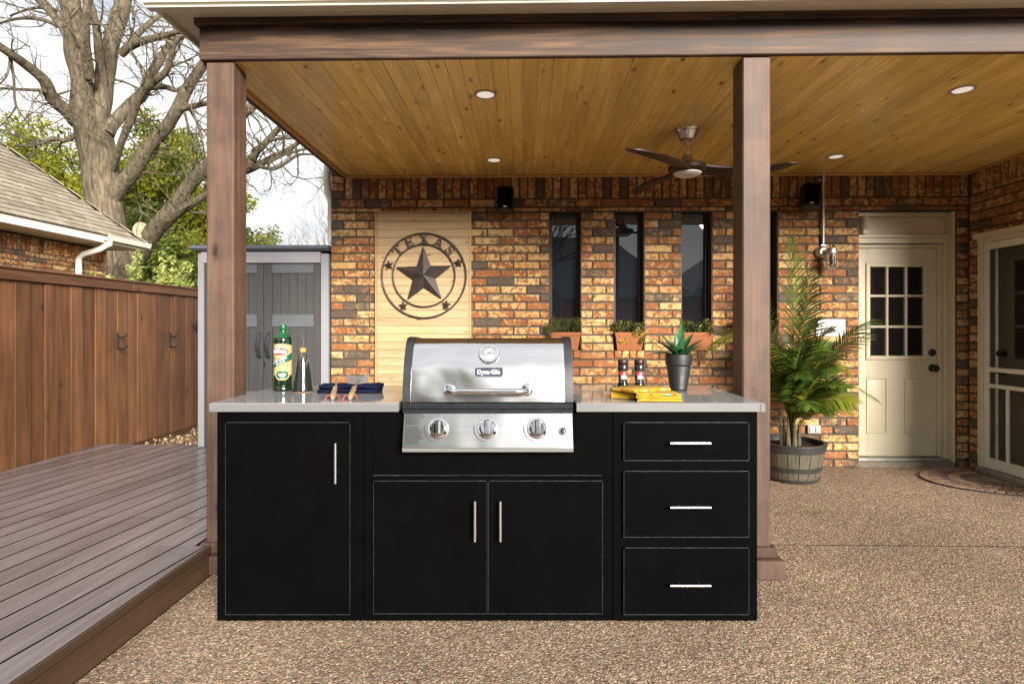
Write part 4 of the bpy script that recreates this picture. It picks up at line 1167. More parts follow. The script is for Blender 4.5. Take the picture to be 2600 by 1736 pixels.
for i in range(6):
    a_ = R(20+i*34); x_, z_s = -.034, .160
    wrap('label_sprig', 'ink_black', x_+.003*math.cos(a_), x_+.003*math.cos(a_)+.011*math.cos(a_)+.0005, lambda x: z_s+.010*math.sin(a_)*abs((x-x_)/(.012*math.cos(a_)+1e-4))-.0011, lambda x: z_s+.010*math.sin(a_)*abs((x-x_)/(.012*math.cos(a_)+1e-4))+.0011, .0012, 4)
def wrap_text(body, size, mat, x, z, slope=0, fit=None, off=0):
    me = text_mesh(body, size, 0, offset=off)
    xs = [v.co.x for v in me.vertices]; k_ = fit/(max(xs)-min(xs)) if fit else 1
    for v in me.vertices:
        xx = v.co.x*k_+x; zz = v.co.y+z+slope*(xx-x); a = xx/RB; r = RB+.0016
        v.co = (r*math.sin(a), -r*math.cos(a), zz)
    return link('label_writing', me, mat, lab)
wrap_text('BERTOLLI', .0205, 'ink_white', -.003, .195, 0, .072, .0009)
wrap_text('EXTRA VIRGIN', .0155, 'ink_white', -.004, .1515, .42, .074, .0004)
wrap_text('OLIVE OIL', .0095, 'ink_white', .002, .139, .42, .044, .0003)
wrap_text('RICH', .0150, 'ink_white', .012, .0815, 0, .034, .0006)
wrap_text('TASTE', .0075, 'ink_white', .012, .069, 0, .022)
wrap_text('1 L', .011, 'ink_black', -.036, .090, 0, .010)
# stoneware cruet
cr_ = on_counter('oil_cruet', 'dark glazed stoneware oil cruet with cork and metal spout', 'cruet', -1.030, 2.795)
MB().lathe([(.0495, .003), (.0495, .006), (.0465, .020), (.043, .05), (.037, .10), (.029, .145), (.020, .180), (.0155, .190), (.0165, .194)], 40).build('body', 'cruet', cr_)
MB().lathe([(.048, 0), (.0497, .003)], 40).build('foot', 'clay_raw', cr_)
MB().lathe([(.0135, .192), (.0148, .205), (.0150, .212), (.0146, .215)], 20).build('cork', 'cork', cr_)
MB().tube([(0, 0, .21), (.001, 0, .225), (.0005, 0, .245), (-.003, -.001, .262), (-.004, -.001, .274)], [.0052, .0042, .0036, .0033, .003], 12).build('spout', 'chrome', cr_)
# navy towel with two tools on it
tw = on_counter('navy_towel', 'folded navy blue towel under the grill tools', 'towel', -.790, 2.765, R(-1.5))
def cushion(x0, x1, y0, y1, z0, z1, seed, amp=.006, nx=26, ny=10, nz=4, rnd=.35):
    v = []; f = []; N = lambda p: Vector(p)
    def pt(a, b, c):       # a,b,c in -1..1 superellipsoid-ish box
        x = (x0+x1)/2+(x1-x0)/2*a; y = (y0+y1)/2+(y1-y0)/2*b; z = (z0+z1)/2+(z1-z0)/2*c
        q = Vector((x*14+seed, y*16, z*22)); d = mnoise.noise(q)*amp+mnoise.noise(q*2.6)*amp*.5
        return (x+d*.6*a, y+d*b, max(z0, z+(d if c > -.99 else 0)))
    me = MB()
    bm = bmesh.new(); bmesh.ops.create_cube(bm, size=2)
    bmesh.ops.subdivide_edges(bm, edges=bm.edges[:], cuts=9, use_grid_fill=True)
    for w in bm.verts:
        p = w.co.copy(); m_ = max(abs(p.x), abs(p.y), abs(p.z)); s_ = p.normalized()*m_
        r_ = p.lerp(Vector((p.x*math.sqrt(1-(p.y**2)/2*.25), p.y*math.sqrt(max(0, 1-(p.z**2)/2*rnd*2)), p.z*math.sqrt(max(0, 1-(p.y**2)/2*rnd*2)))), 1)
        w.co = Vector(pt(r_.x, r_.y, r_.z))
    m2 = bpy.data.meshes.new('cloth'); bm.to_mesh(m2); bm.free()
    m2.polygons.foreach_set('use_smooth', [True]*len(m2.polygons)); return m2
link('towel_fold', cushion(-.155, .150, -.052, .075, 0, .020, 3.1), 'navy', tw)
link('towel_fold', cushion(-.148, .155, -.044, .080, .0195, .040, 8.7, .008), 'navy', tw)
def tool(name, label, x, y0, y1, z0, z1, blade, rz):
    t_ = on_counter(name, label, 'grill tool', x, y0, 0)
    ln = math.hypot(y1-y0, z1-z0); tilt = math.atan2(z1-z0, y1-y0)
    xf = T((0, 0, z0)) @ Matrix.Rotation(rz, 4, 'Z') @ Matrix.Rotation(tilt, 4, 'X')
    v = []; f = []
    st = [(0, .008, .009), (.012, .0135, .0115), (.06, .0125, .010), (.15, .0115, .009), (.205, .010, .008), (.21, .008, .007)]
    for yy, w, hh in st:
        for i in range(10):
            a = 2*PI*i/10; v.append((w*math.copysign(abs(math.cos(a))**.7, math.cos(a)), yy, hh+hh*math.copysign(abs(math.sin(a))**.7, math.sin(a))))
    for k in range(len(st)-1):
        for i in range(10): f.append((k*10+i, k*10+(i+1) % 10, k*10+10+(i+1) % 10, k*10+10+i))
    f += [tuple(range(10)), tuple(range((len(st)-1)*10, len(st)*10))[::-1]]
    f = [q_[::-1] for q_ in f]
    MB().add(v, f, xf).build('handle', 'tool_wood', t_, 50)
    if blade:
        MB().tube([(0, .205, .008), (.004, .25, .010), (.01, .29, .02)], .004, 8, xf=xf).build('neck', 'bar_steel', t_)
        v = []; f = []; n = 8
        for i in range(n+1):
            a = -1+2*i/n; c_ = .006*(a*a)
            v += [(.004+a*.048, .255, .012+c_), (.004+a*.054, .345, .030+c_*2), (.004+a*.048, .255, .0105+c_), (.004+a*.054, .345, .0285+c_*2)]
            if i: o = 4*(i-1); f += [(o, o+4, o+5, o+1), (o+2, o+3, o+7, o+6), (o+1, o+5, o+7, o+3), (o, o+2, o+6, o+4)]
        MB().add(v, f, xf).build('blade', 'edge_steel', t_)
    else:
        MB().tube([(0, .205, .008), (0, .26, .010), (0, .36, .012)], .0045, 8, xf=xf).build('shaft', 'bar_steel', t_)
    for sx in (-1, 1):
        pts = [xf @ Vector((sx*.011, .016, .012)), xf @ Vector((sx*.021, .018, .018)), xf @ Vector((sx*.027, .010, .010)), Vector((sx*.030, -.002, .0026)), Vector((sx*.024, -.008, .0026)), Vector((sx*.034, -.014, .0026))]
        MB().tube(pts if sx < 0 else pts[:4], .0019, 6).build('cord', 'red_cord', t_)
tool('grill_tongs', 'wooden handled grill tool with red cord, left of the two on the navy towel', -.783, 2.475, 2.69, .001, .030, False, R(14))
tool('spatula', 'steel spatula with wooden handle resting on the navy towel', -.705, 2.47, 2.69, .001, .030, True, R(10))
# folded striped napkins
nk = on_counter('striped_napkins', 'folded yellow napkins with orange and green stripes on the counter', 'napkins', .565, 2.50, R(-8))
def fold(name, pts, z0, z1, mat, seed):
    v = []; n = len(pts); m = MB(); r = .0035
    ctr = Vector((sum(p[0] for p in pts)/n, sum(p[1] for p in pts)/n))
    lay = [(z0, -.004), (z0+r*.6, 0), (z1-r*.6, 0), (z1, -.004)]; dense = []
    for i in range(n):
        a, b = Vector(pts[i]), Vector(pts[(i+1) % n])
        for k in range(10): dense.append(a.lerp(b, k/10))
    N = len(dense); f = []
    for z, ins in lay:
        for p in dense:
            d = (p-ctr).normalized(); w = mnoise.noise(Vector((p.x*25+seed, p.y*25, z*60)))*.0025
            q_ = p+d*(ins+w); v.append((q_.x, q_.y, max(.0005, z+(w*.8 if z > z0 else 0))))
    for k in range(3):
        for i in range(N): f.append((k*N+i, k*N+(i+1) % N, (k+1)*N+(i+1) % N, (k+1)*N+i))
    f += [tuple(range(N))[::-1], tuple(range(3*N, 4*N))]
    return m.add(v, f).build(name, mat, nk, 60)
fold('folded_napkin', [(-.02, -.085), (.17, -.075), (.165, .03), (-.01, .02)], .0, .012, 'yellow_cloth', 1)
fold('folded_napkin', [(-.025, -.080), (.165, -.07), (.16, .035), (-.015, .025)], .0122, .024, 'yellow_cloth', 5)
fold('folded_napkin', [(-.022, -.083), (.163, -.073), (.15, .04), (-.015, .03)], .0243, .035, 'stripe', 9)
fold('folded_napkin', [(-.13, .005), (-.03, -.078), (.135, .03), (.06, .12), (-.06, .115)], .0353, .049, 'stripe', 14)
fold('folded_napkin', [(-.125, .01), (-.028, -.03), (.0, .10), (-.06, .11)], .0, .035, 'yellow_cloth', 17)
# spice grinders
def grinder(x, y, label, fill):
    g_ = on_counter('spice_grinder', label, 'spice grinder', x, y, 0, 'spice grinders behind the napkins')
    MB().lathe([(.024, .0), (.026, .004), (.026, .038), (.022, .050), (.0205, .054), (.0205, .100), (.021, .104)], 30).build('jar', 'clear', g_)
    MB().lathe([(.0225, .004), (.0235, .010), (.0235, .036), (.0195, .048)], 24).build('filling', fill, g_)
    MB().lathe([(.0215, .056), (.0215, .099)], 30, None, capb=False, capt=False).build('label', 'ink_black', g_)
    MB().lathe([(.0218, .086), (.0218, .099)], 14, None, R(205), R(335), False, False).build('label_top', 'label_red', g_)
    MB().lathe([(.0220, .0875), (.0220, .0965)], 4, None, R(263), R(285), False, False).build('label_square', 'ink_white', g_)
    m = MB()
    for zz, a0, a1 in ((.0795, 232, 300), (.0735, 240, 312), (.0665, 228, 318)):
        a = a0
        while a < a1:
            da = random.uniform(5, 10); m.lathe([(.0220, zz), (.0220, zz+.0042)], 2, None, R(a), R(a+da*.75), False, False); a += da
    m.build('label_lines', 'ink_white', g_, None)
    MB().lathe([(.0235, .1045), (.0245, .110), (.0245, .130), (.0238, .131), (.0238, .134), (.0245, .135), (.0245, .155), (.022, .160), (0, .160)], 32).build('cap', 'black_gloss', g_)
    MB().box(-.005, .005, -.0252, -.0238, .147, .155, .001).build('cap_mark', 'label_red', g_)
grinder(.541, 2.765, 'clear spice grinder filled with white salt behind the napkins', 'salt')
grinder(.620, 2.760, 'clear spice grinder filled with dark peppercorns beside the salt', 'pepper')
# potted succulent
ag = on_counter('potted_succulent', 'green rosette succulent in a ribbed charcoal pot on the counter', 'plant', .840, 2.86)
pr_ = [(.041, 0), (.0415, .003)]
for i in range(11): zz = .008+i*.0105; rr = .0425+i*.00165; pr_ += [(rr+.0012, zz), (rr-.0006, zz+.007), (rr-.0006, zz+.0095)]
pr_ += [(.0615, .128), (.0645, .130), (.0655, .176), (.0645, .180), (.060, .180), (.058, .165)]
MB().lathe(pr_, 44).build('pot', 'pot_dark', ag)
MB().lathe([(.0575, .164), (0, .170)], 30, None, capb=False).build('soil', 'soil', ag)
def fat_leaf(az, el, ln, w, curl, z0=.165):
    v = []; f = []; n = 12
    d = Vector((math.cos(az), math.sin(az), 0)); sd = Vector((-math.sin(az), math.cos(az), 0)); p = Vector((0, 0, z0))+d*.008; e = el
    for i in range(n+1):
        t = i/n; ww = w*(math.sin(PI*min(1, .16+t*.84))**.75)*(1-t**4*.9) if t < 1 else .0008
        up = (sd.cross(Vector((d.x*math.cos(e), d.y*math.cos(e), math.sin(e))))).normalized()*-1
        for k, (a, b) in enumerate(((-1, .55), (-.55, .12), (0, 0), (.55, .12), (1, .55), (.5, -.18), (0, -.35), (-.5, -.18))):
            v.append(p+sd*(a*ww)+up*(b*ww*.45))
        p = p+(d*math.cos(e)+Vector((0, 0, math.sin(e))))*(ln/n); e += curl/n
        if i:
            o = 8*(i-1)
            for k in range(8): f.append((o+k, o+(k+1) % 8, o+8+(k+1) % 8, o+8+k))
    MB().add(v, f).build('leaf', 'agave', ag, 60)
for az, el, ln, w, cu in ((95, 82, .14, .022, -.2), (60, 74, .20, .024, -.15), (175, 50, .17, .023, -.5), (150, 62, .165, .022, -.3), (5, 45, .165, .021, -.35), (20, 28, .155, .020, -.1),
                          (190, 28, .17, .021, -1.0), (350, 14, .125, .019, -.2), (230, 40, .13, .022, -.5), (275, 70, .12, .022, -.1), (310, 42, .13, .021, -.5), (265, 45, .10, .020, -.6), (120, 40, .15, .021, -.4), (75, 60, .16, .022, -.3), (30, 58, .17, .022, -.3)):
    fat_leaf(R(az), R(el), ln, w, cu)

# ================================================================== POTS AND PLANTS ON THE PATIO
def planter(a, b, label, kind):
    p = thing('window_planter', label, 'planter', ((a+b)/2, WY+.030, WSILL+.001), 0, 'terracotta planters on the window sills')
    w = (b-a)/2-.008; v = []; f = []
    for (ww, d0, d1, z) in ((w*.86, -.058, .04, 0), (w, -.080, .055, .130), (w+.006, -.086, .058, .130), (w+.006, -.086, .058, .158), (w-.012, -.070, .045, .158), (w-.016, -.066, .042, .135)):
        v += [(-ww, d0, z), (ww, d0, z), (ww, d1, z), (-ww, d1, z)]
    for k in range(5):
        for i in range(4): f.append((k*4+i, k*4+(i+1) % 4, k*4+4+(i+1) % 4, k*4+4+i))
    f += [(3, 2, 1, 0), (20, 21, 22, 23)]
    MB().add(v, f).build('trough', 'terracotta', p, None)
    C = [(random.uniform(-w*1.1, w*1.05), random.uniform(-.09, .02), .165+random.uniform(0, .085)) for _ in range(34)]
    if kind == 0:
        C = [(x, y, z+.02) for x, y, z in C]+[(random.uniform(-w*1.25, -w*.7), -.08, random.uniform(.13, .22)) for _ in range(10)]
        leaves('herb_foliage', 'herb', C, .035, 60, .007, p, elong=4)
    else:
        leaves('herb_foliage', 'herb', C, .032, 26, .011, p, elong=1.8)
    if kind == 1:
        Cf = [(random.uniform(-.02, w*1.1), -.085+random.uniform(-.02, .01), random.uniform(.06, .2)) for _ in range(16)]+[(random.uniform(-w*.7, -w*.2), -.085, random.uniform(.06, .13)) for _ in range(5)]
        leaves('flowers', 'herb_yellow', Cf, .016, 9, .007, p, elong=1.4); leaves('trailing_foliage', 'herb', [(x, y+.004, z+.01) for x, y, z in Cf if x > 0], .025, 22, .010, p, elong=2)
    st = MB()
    for _ in range(14):
        x = random.uniform(-w*.8, w*.8); st.tube([(x, -.01, .13), (x+random.uniform(-.03, .03), random.uniform(-.06, 0), random.uniform(.2, .27))], .0014, 4)
    st.build('stems', 'herb', p, None)
planter(*win_x[0], 'terracotta trough with dense feathery herbs under the first window', 0)
planter(*win_x[1], 'terracotta trough with trailing yellow flowers under the second window', 1)
planter(*win_x[2], 'terracotta trough behind the succulent under the third window', 2)
planter(*win_x[3], 'terracotta trough under the window half hidden by the right post', 2)

# barrel planter with palm
bp = thing('barrel_planter', 'half barrel planter with grey staves and black hoops by the brick wall', 'planter', (2.19, 4.70, 0))
NS = 18
def rad(z): return .198+.062*(z/.30)**.85
for i in range(NS):
    a0, a1 = 2*PI*i/NS+.012, 2*PI*(i+1)/NS-.012; v = []; f = []
    zz = [.004, .08, .16, .24, .297]
    for z in zz:
        for k in range(4):
            a = a0+(a1-a0)*k/3; v.append((rad(z)*math.cos(a), rad(z)*math.sin(a), z))
        for k in range(4):
            a = a1-(a1-a0)*k/3; v.append(((rad(z)-.016)*math.cos(a), (rad(z)-.016)*math.sin(a), z))
    for j in range(4):
        for k in range(8): f.append((j*8+k, j*8+(k+1) % 8, j*8+8+(k+1) % 8, j*8+8+k))
    f += [tuple(range(8))[::-1], tuple(range(32, 40))]
    MB().add(v, f).build('stave', 'barrel', bp, 40)
for z0, z1 in ((.0, .032), (.088, .128), (.243, .297)):
    MB().lathe([(rad(z0)+.002, z0+.001), (rad(z0)+.006, z0+.003), (rad(z1)+.006, z1-.003), (rad(z1)+.002, z1)], 48, None, capb=False, capt=False).build('hoop', 'barrel_hoop', bp)
MB().lathe([(rad(.3)+.008, .298), (rad(.3)+.008, .308), (rad(.3)-.022, .308), (rad(.3)-.02, .24)], 48, None, capb=False, capt=False).build('rim', 'barrel_hoop', bp)
MB().lathe([(rad(.27)-.014, .268), (0, .275)], 30, None, capb=False).build('soil', 'soil', bp)
pl = thing('palm', 'green feathery palm growing in the half barrel planter', 'plant', (2.19, 4.70, .27))
tk = MB()
for i in range(7):
    a = i*.9+.4; r_ = .015 if i == 0 else random.uniform(.03, .07)
    x, y = r_*math.cos(a), r_*math.sin(a)
    hh = random.uniform(.16, .26) if i else .34
    tk.tube([(x, y, -.01), (x*1.02, y*1.02, .06), (x*1.1, y*1.1, .16), (x*1.2, y*1.2, hh)], [.040 if i == 0 else .020, .036 if i == 0 else .017, .026 if i == 0 else .010, .013 if i == 0 else .003], 9)
tk.build('stems', 'bark', pl)
def frond(p0, p1, p2, mat, nl=34, ll=.22, droop=.35, twist=0, seed=0):
    """p0 base, p1 control, p2 tip: rachis with leaflets both sides"""
    rd = random.Random(seed); A, B, C = Vector(p0), Vector(p1), Vector(p2); m = MB(); pts = []
    for i in range(17):
        t = i/16; pts.append((1-t)**2*A+2*t*(1-t)*B+t*t*C)
    m.tube(pts, [.0065*(1-.85*i/16) for i in range(17)], 5)
    sid0 = None
    for i in range(nl*2):
        sgn = 1 if i % 2 else -1; t = .22+.78*(i//2)/(nl-1); 
        p = (1-t)**2*A+2*t*(1-t)*B+t*t*C; d = (2*(1-t)*(B-A)+2*t*(C-B)).normalized()
        s_ = d.cross(Vector((0, 0, 1))); 
        if s_.length < .25: s_ = d.cross(Vector((math.sin(twist+.3), -math.cos(twist+.3), 0)))
        s_.normalize(); s_ = Matrix.Rotation(twist, 3, d) @ s_; u_ = s_.cross(d)
        l_ = ll*(math.sin(PI*(.12+.80*t))**.7)*rd.uniform(.85, 1.1); w = .0110*(.7+.3*math.sin(PI*t))
        fw = .55+.5*t
        dirv = (s_*sgn+d*fw+u_*rd.uniform(.05, .3)).normalized(); 
        prev = p; q0 = []; g_ = Vector((0, 0, -1)); wv = d.cross(dirv).cross(dirv).normalized()*w
        n = 4
        for k in range(n+1):
            tt = k/n; ww = wv*(1-tt**1.6)*(.35+.65*min(1, tt*3)) if k < n else wv*.02
            q0.append((prev-ww, prev+ww)); dirv = (dirv+g_*droop/n*rd.uniform(.8, 1.2)).normalized(); prev = prev+dirv*(l_/n)
        o = len(m.v)
        for a, b in q0: m.v += [tuple(a), tuple(b)]
        for k in range(n): m.f.append((o+2*k, o+2*k+1, o+2*k+3, o+2*k+2))
    return m.build('frond', mat, pl, None)
FR = [ # base, control, tip relative to the palm, colour, count, length
 ((0, 0, .3), (.02, -.05, 1.0), (-.06, -.12, 1.66), 'palm', 42, .30, .45, .2),
 ((.02, 0, .3), (.10, -.02, .9), (.10, -.10, 1.42), 'palm', 36, .28, .5, .7),
 ((.03, 0, .25), (.22, -.1, .82), (.60, -.12, 1.02), 'palm', 36, .22, .6, .2),
 ((.03, .02, .25), (.20, .0, .70), (.62, -.02, .90), 'palm_brown', 30, .20, .6, .3),
 ((.02, -.02, .2), (.20, -.15, .72), (.56, -.2, .40), 'palm_pale', 32, .20, .45, 0),
 ((.02, -.02, .2), (.14, -.2, .80), (.36, -.22, .60), 'palm_pale', 32, .18, .45, .3),
 ((.02, -.04, .15), (.15, -.2, .45), (.40, -.25, .28), 'palm_pale', 26, .15, .5, .2),
 ((-.02, 0, .25), (-.38, -.22, 1.20), (-.76, -.35, .80), 'palm_pale', 38, .24, .55, 0),
 ((-.02, 0, .25), (-.34, -.1, 1.05), (-.70, -.15, .92), 'palm', 34, .24, .55, 0),
 ((0, .02, .25), (-.10, .06, .95), (-.25, .1, 1.3), 'palm', 34, .22, .4, .3),
 ((0, 0, .2), (.04, -.22, .75), (.10, -.42, .62), 'palm', 34, .19, .4, .5),
 ((0, 0, .2), (-.05, -.2, .75), (-.12, -.42, .60), 'palm', 34, .19, .4, .2),
 ((.02, 0, .2), (.15, -.12, .6), (.28, -.3, .50), 'palm', 30, .17, .4, .7),
 ((.02, 0, .2), (.12, -.05, .9), (.24, -.18, .95), 'palm', 32, .2, .45, .4),
 ((-.02, 0, .2), (-.1, -.1, .6), (-.3, -.25, .55), 'palm', 28, .18, .45, .4),
 ((0, 0, .15), (.02, -.18, .5), (-.02, -.36, .36), 'palm', 28, .17, .45, 0),
 ((0, 0, .15), (.1, -.12, .42), (.18, -.30, .30), 'palm', 26, .15, .5, .3),
 ((.05, 0, .1), (.16, -.02, .40), (.30, -.06, .30), 'palm', 24, .14, .5, .3),
 ((0, 0, .3), (.0, -.1, .9), (.06, -.3, 1.0), 'palm', 36, .2, .4, .9),
]
for i in range(16):
    az = R(-150+i*20+random.uniform(-8, 8)); ln = random.uniform(.28, .55); hh = random.uniform(.45, 1.15)
    FR.append(((0, 0, .15), (.35*ln*math.cos(az), .35*ln*math.sin(az), hh), (ln*math.cos(az), ln*math.sin(az)*.9, hh*random.uniform(.75, 1.0)), random.choice(('palm', 'palm', 'palm', 'palm_pale')), 32, random.uniform(.17, .22), .45, random.uniform(-.5, .8)))
for i, (a, b, c, mt_, n, l_, dp, tw_) in enumerate(FR): frond(a, b, c, mt_, n, l_, dp, tw_, i)

# half-round door mat
dm = thing('door_mat', 'half round rubber door mat with pink mosaic rings by the screen door', 'door mat', (3.84, 4.63, 0))
AX, AY = .60, .42
def halfdisc(k, z0, z1, n=40, flat=0):
    pts = [(flat, AY*k)]+[(-AX*k*math.sin(PI*i/n), AY*k*math.cos(PI*i/n)) for i in range(1, n)]+[(flat, -AY*k)]
    return MB().prism(pts, z0, z1)
halfdisc(1.0, 0, .010).build('rubber_base', 'black_plastic', dm, None)
MB_cols = [plain('mat_pink', (.24, .15, .115), .8, 0, .2, 30, .2), plain('mat_rust', (.20, .11, .07), .8, 0, .2, 30, .2), plain('mat_tan', (.30, .21, .12), .8, 0, .2, 30, .2), plain('mat_plum', (.13, .075, .075), .8, 0, .2, 30, .2)]
rings = [(.985, .875, 26, 0), (.865, .735, 22, 1), (.725, .65, 18, 3), (.64, .50, 18, 2), (.49, .41, 14, 3), (.40, .27, 12, 0), (.26, .17, 8, 2)]
for k1, k0, n, ci in rings:
    for i in range(n):
        g_ = .012/k1 if n > 14 else .02/k1
        a0, a1 = PI*i/n+g_, PI*(i+1)/n-g_; p = []
        for j in range(4): a = a0+(a1-a0)*j/3; p.append((-AX*k1*math.sin(a), AY*k1*math.cos(a)))
        for j in range(4): a = a1-(a1-a0)*j/3; p.append((-AX*k0*math.sin(a), AY*k0*math.cos(a)))
        MB().prism(p, .010, .0125+random.uniform(0, .0006)).build('mosaic_piece', MB_cols[ci] if random.random() < .75 else random.choice(MB_cols), dm, None)
MB().prism([(-AX*.15*math.sin(PI*i/14), AY*.15*math.cos(PI*i/14)) for i in range(15)], .010, .0125).build('mosaic_piece', MB_cols[0], dm, None)

# ================================================================== FENCE, SHED
fe = thing('fence', 'brown stained vertical board privacy fence along the deck', 'fence', (-3.95, 5.5, 0))
y = 3.2; k = 0
while y < 10.2:
    w = random.uniform(.128, .15); off = 0.0 if k % 2 else .006
    MB().box(-.012+off, .008+off, y-5.5, y-5.5+w-.003, .03 if y < 5.3 else .06, 1.612, .002).build('fence_board', 'fence', fe, None); y += w; k += 1
for y0, y1 in ((3.1, 5.6), (5.603, 8.05), (8.053, 10.3)):
    MB().box(.022, .040, y0-5.5, y1-5.5, 1.600, 1.682, .003).build('top_rail', 'fence_rail', fe)
    MB().box(-.06, .055, y0-5.5, y1-5.5, 1.6825, 1.702, .004).build('cap_board', 'fence_rail', fe)
    MB().box(-.05, -.014, y0-5.5, y1-5.5, .02, .12, .003).build('kick_board', 'fence_rail', fe)
def hook(y, z, label):
    h_ = thing('wall_hook', label, 'hook', (-3.926, y, z), 0, 'black double hooks on the fence')
    MB().box(0, .006, -.010, .010, -.085, .085, .003).build('plate', 'black_gloss', h_)
    for zz in (.055, -.06):
        MB().tube([(.004, 0, zz), (.03, 0, zz-.02), (.062, 0, zz-.022), (.088, 0, zz-.004), (.092, 0, zz+.022)], [.007, .008, .008, .007, .006], 8).build('prong', 'black_gloss', h_)
hook(5.40, 1.105, 'black double hook on the fence, nearer of the two'); hook(6.21, 1.10, 'black double hook on the fence, farther of the two')
gl = thing('gate_latch', 'black metal latch on the fence beside the shed', 'latch', (-3.926, 6.72, 1.25))
MB().box(0, .012, -.06, .06, -.012, .012, .003).build('bar', 'black_gloss', gl); MB().box(0, .02, -.02, .02, -.07, .05, .004).build('plate', 'black_gloss', gl)

sh = thing('garden_shed', 'grey plastic garden shed with slate lid and double doors', 'shed', (-2.345, 5.10, DZ))
z_ = lambda z: z-DZ
MB().box(-.60, .585, -.01, .62, 0, z_(1.90), .004).build('body', 'shed_light', sh)
v = [(-.625, -.055, z_(1.925)), (.60, -.055, z_(1.925)), (.60, .66, z_(1.925)), (-.625, .66, z_(1.925)), (-.66, -.08, z_(1.945)), (.60, -.08, z_(1.945)), (.60, .68, z_(1.945)), (-.66, .68, z_(1.945)), (-.64, -.07, z_(1.972)), (.60, -.07, z_(1.972)), (.60, .67, z_(1.995)), (-.64, .67, z_(1.995))]
MB().add(v, [(3, 2, 1, 0), (0, 1, 5, 4), (1, 2, 6, 5), (2, 3, 7, 6), (3, 0, 4, 7), (4, 5, 9, 8), (5, 6, 10, 9), (6, 7, 11, 10), (7, 4, 8, 11), (8, 9, 10, 11)]).build('lid', 'shed_lid', sh, None)
MB().box(-.57, .515, -.045, -.0105, z_(1.815), z_(1.915), .005).build('header', 'shed_header', sh)
MB().box(-.60, -.545, -.04, -.0105, 0, z_(1.90), .004).build('corner_post', 'shed_light', sh); MB().box(.515, .585, -.03, -.0105, 0, z_(1.90), .004).build('corner_post', 'shed_light', sh)
MB().box(-.64, -.53, -.06, .0, .0, .012, .003).build('foot_plate', 'shed_lid', sh)
def sdoor_(x0, x1, hinge):
    d = bpy.data.objects.new('door', None); COL.objects.link(d); d.parent = sh
    zt, zb = z_(1.808), .02; fr_ = .045
    MB().box(x0, x1, -.020, -.0108, zb, zt, .001).build('door_skin', 'shed_door', d)
    st = MB(); st.box(x0, x0+.055, -.036, -.0202, zb, zt, .003); st.box(x1-.055, x1, -.036, -.0202, zb, zt, .003); st.build('stile', 'shed_door', d)
    n = 5; w = (x1-x0-.112)/n
    for i in range(n): MB().box(x0+.056+i*w+.002, x0+.056+(i+1)*w-.002, -.029, -.0203, zb, zt-.002, .003).build('slat', 'shed_door', d, None)
    for a, b in ((1.722, 1.806), (1.238, 1.352), (.55, .66)):
        MB().box(x0+.058, x1-.058, -.040, -.0292, z_(a), z_(b), .004).build('cross_band', 'shed_band', d)
    hx = x0+.03 if hinge else x1-.03
    hm = MB().tube([(hx, -.036, z_(1.185)), (hx+.004, -.062, z_(1.165)), (hx-.006, -.076, z_(1.08)), (hx+.002, -.062, z_(.985)), (hx+.004, -.036, z_(.965))], [.012, .014, .015, .014, .012], 10)
    hm.build('handle', 'shed_handle', d)
sdoor_(-.54, -.005, False); sdoor_(.018, .512, True)
MB().box(-.003, .016, -.030, -.0107, .02, z_(1.806), .002).build('centre_strip', 'shed_door', sh)
MB().box(.001, .012, -.034, -.0305, z_(.88), z_(.92), .001).build('lock', 'black_gloss', sh)

# ================================================================== NEIGHBOUR'S HOUSE BEYOND THE FENCE
nh = thing('brick_house', 'brick house with tan shingle hip roof beyond the fence', 'house', (-9.5, 4.5, 0))
q0 = Vector((-9.5, 4.5, 0))
def nb(mb, name, mat, parent=None, smooth=None):
    mb.v = [tuple(Vector(p)-q0) for p in mb.v]; return mb.build(name, mat, parent or nh, smooth)
wl = nb(MB().box(-12, -7.010, -3, 9.30, 0, 2.54), 'wall', 'mortar')
items = []
NX = -7.0
def nbk(a, b, z, h):
    mm = T((NX-.045-q0.x, (a+b)/2-q0.y, z+h/2)) @ Matrix.Rotation(PI/2, 4, 'Z'); items.append(((b-a)*h*1000 if (a > 6.3 and z > 1.6) else 0, b-a, h, mm))
for t_ in slat_courses(5.6, 9.345, 1.15, 2.31, .0729, .235, []): nbk(*t_)
y = 5.6
while y < 9.34:
    mm = T((NX-.045-q0.x, y+.037-q0.y, 2.415)) @ Matrix.Rotation(PI/2, 4, 'Z') @ Matrix.Rotation(PI/2, 4, 'Y')
    items.append((13 if y > 6.3 else 0, .198, .0635, mm)); y += .0745
lay_bricks(items, wl, 'brick_far', 300, None)
EX, EY, EZ = -6.5, 9.58, 2.665
rf = nb(MB().add([(EX, -3, EZ-.01), (EX, EY, EZ-.01), (-9.5, EY-3, EZ+2.99), (-9.5, -3, EZ+2.99), (-12.5, EY, EZ-.01), (-12.5, -3, EZ-.01)],
    [(0, 1, 2, 3), (1, 4, 2), (4, 5, 3, 2)]), 'roof', 'shingle')
ex_, ws_ = .105, .235
s2 = math.sqrt(.5); row = 0
tab_cache = MB().add([(-.5, 0, 0), (.5, 0, 0), (.5, 1, .0), (-.5, 1, .0), (-.5, 0, .020), (.5, 0, .020), (.5, 1, .003), (-.5, 1, .003)], [(4, 5, 6, 7), (0, 1, 5, 4), (1, 2, 6, 5), (3, 0, 4, 7)])
tabs = []
while row < 24:
    i0 = row*ex_*s2; y = 5.6+(row % 3)*ws_/3
    while y < EY-i0:
        w = ws_*random.choice((.55, .75, .9, 1.0))
        if y+w < EY-i0+.03:
            tabs.append((y, w, row))
        y += w+random.uniform(.002, .02)*1.0
    row += 1
tabmesh = {}
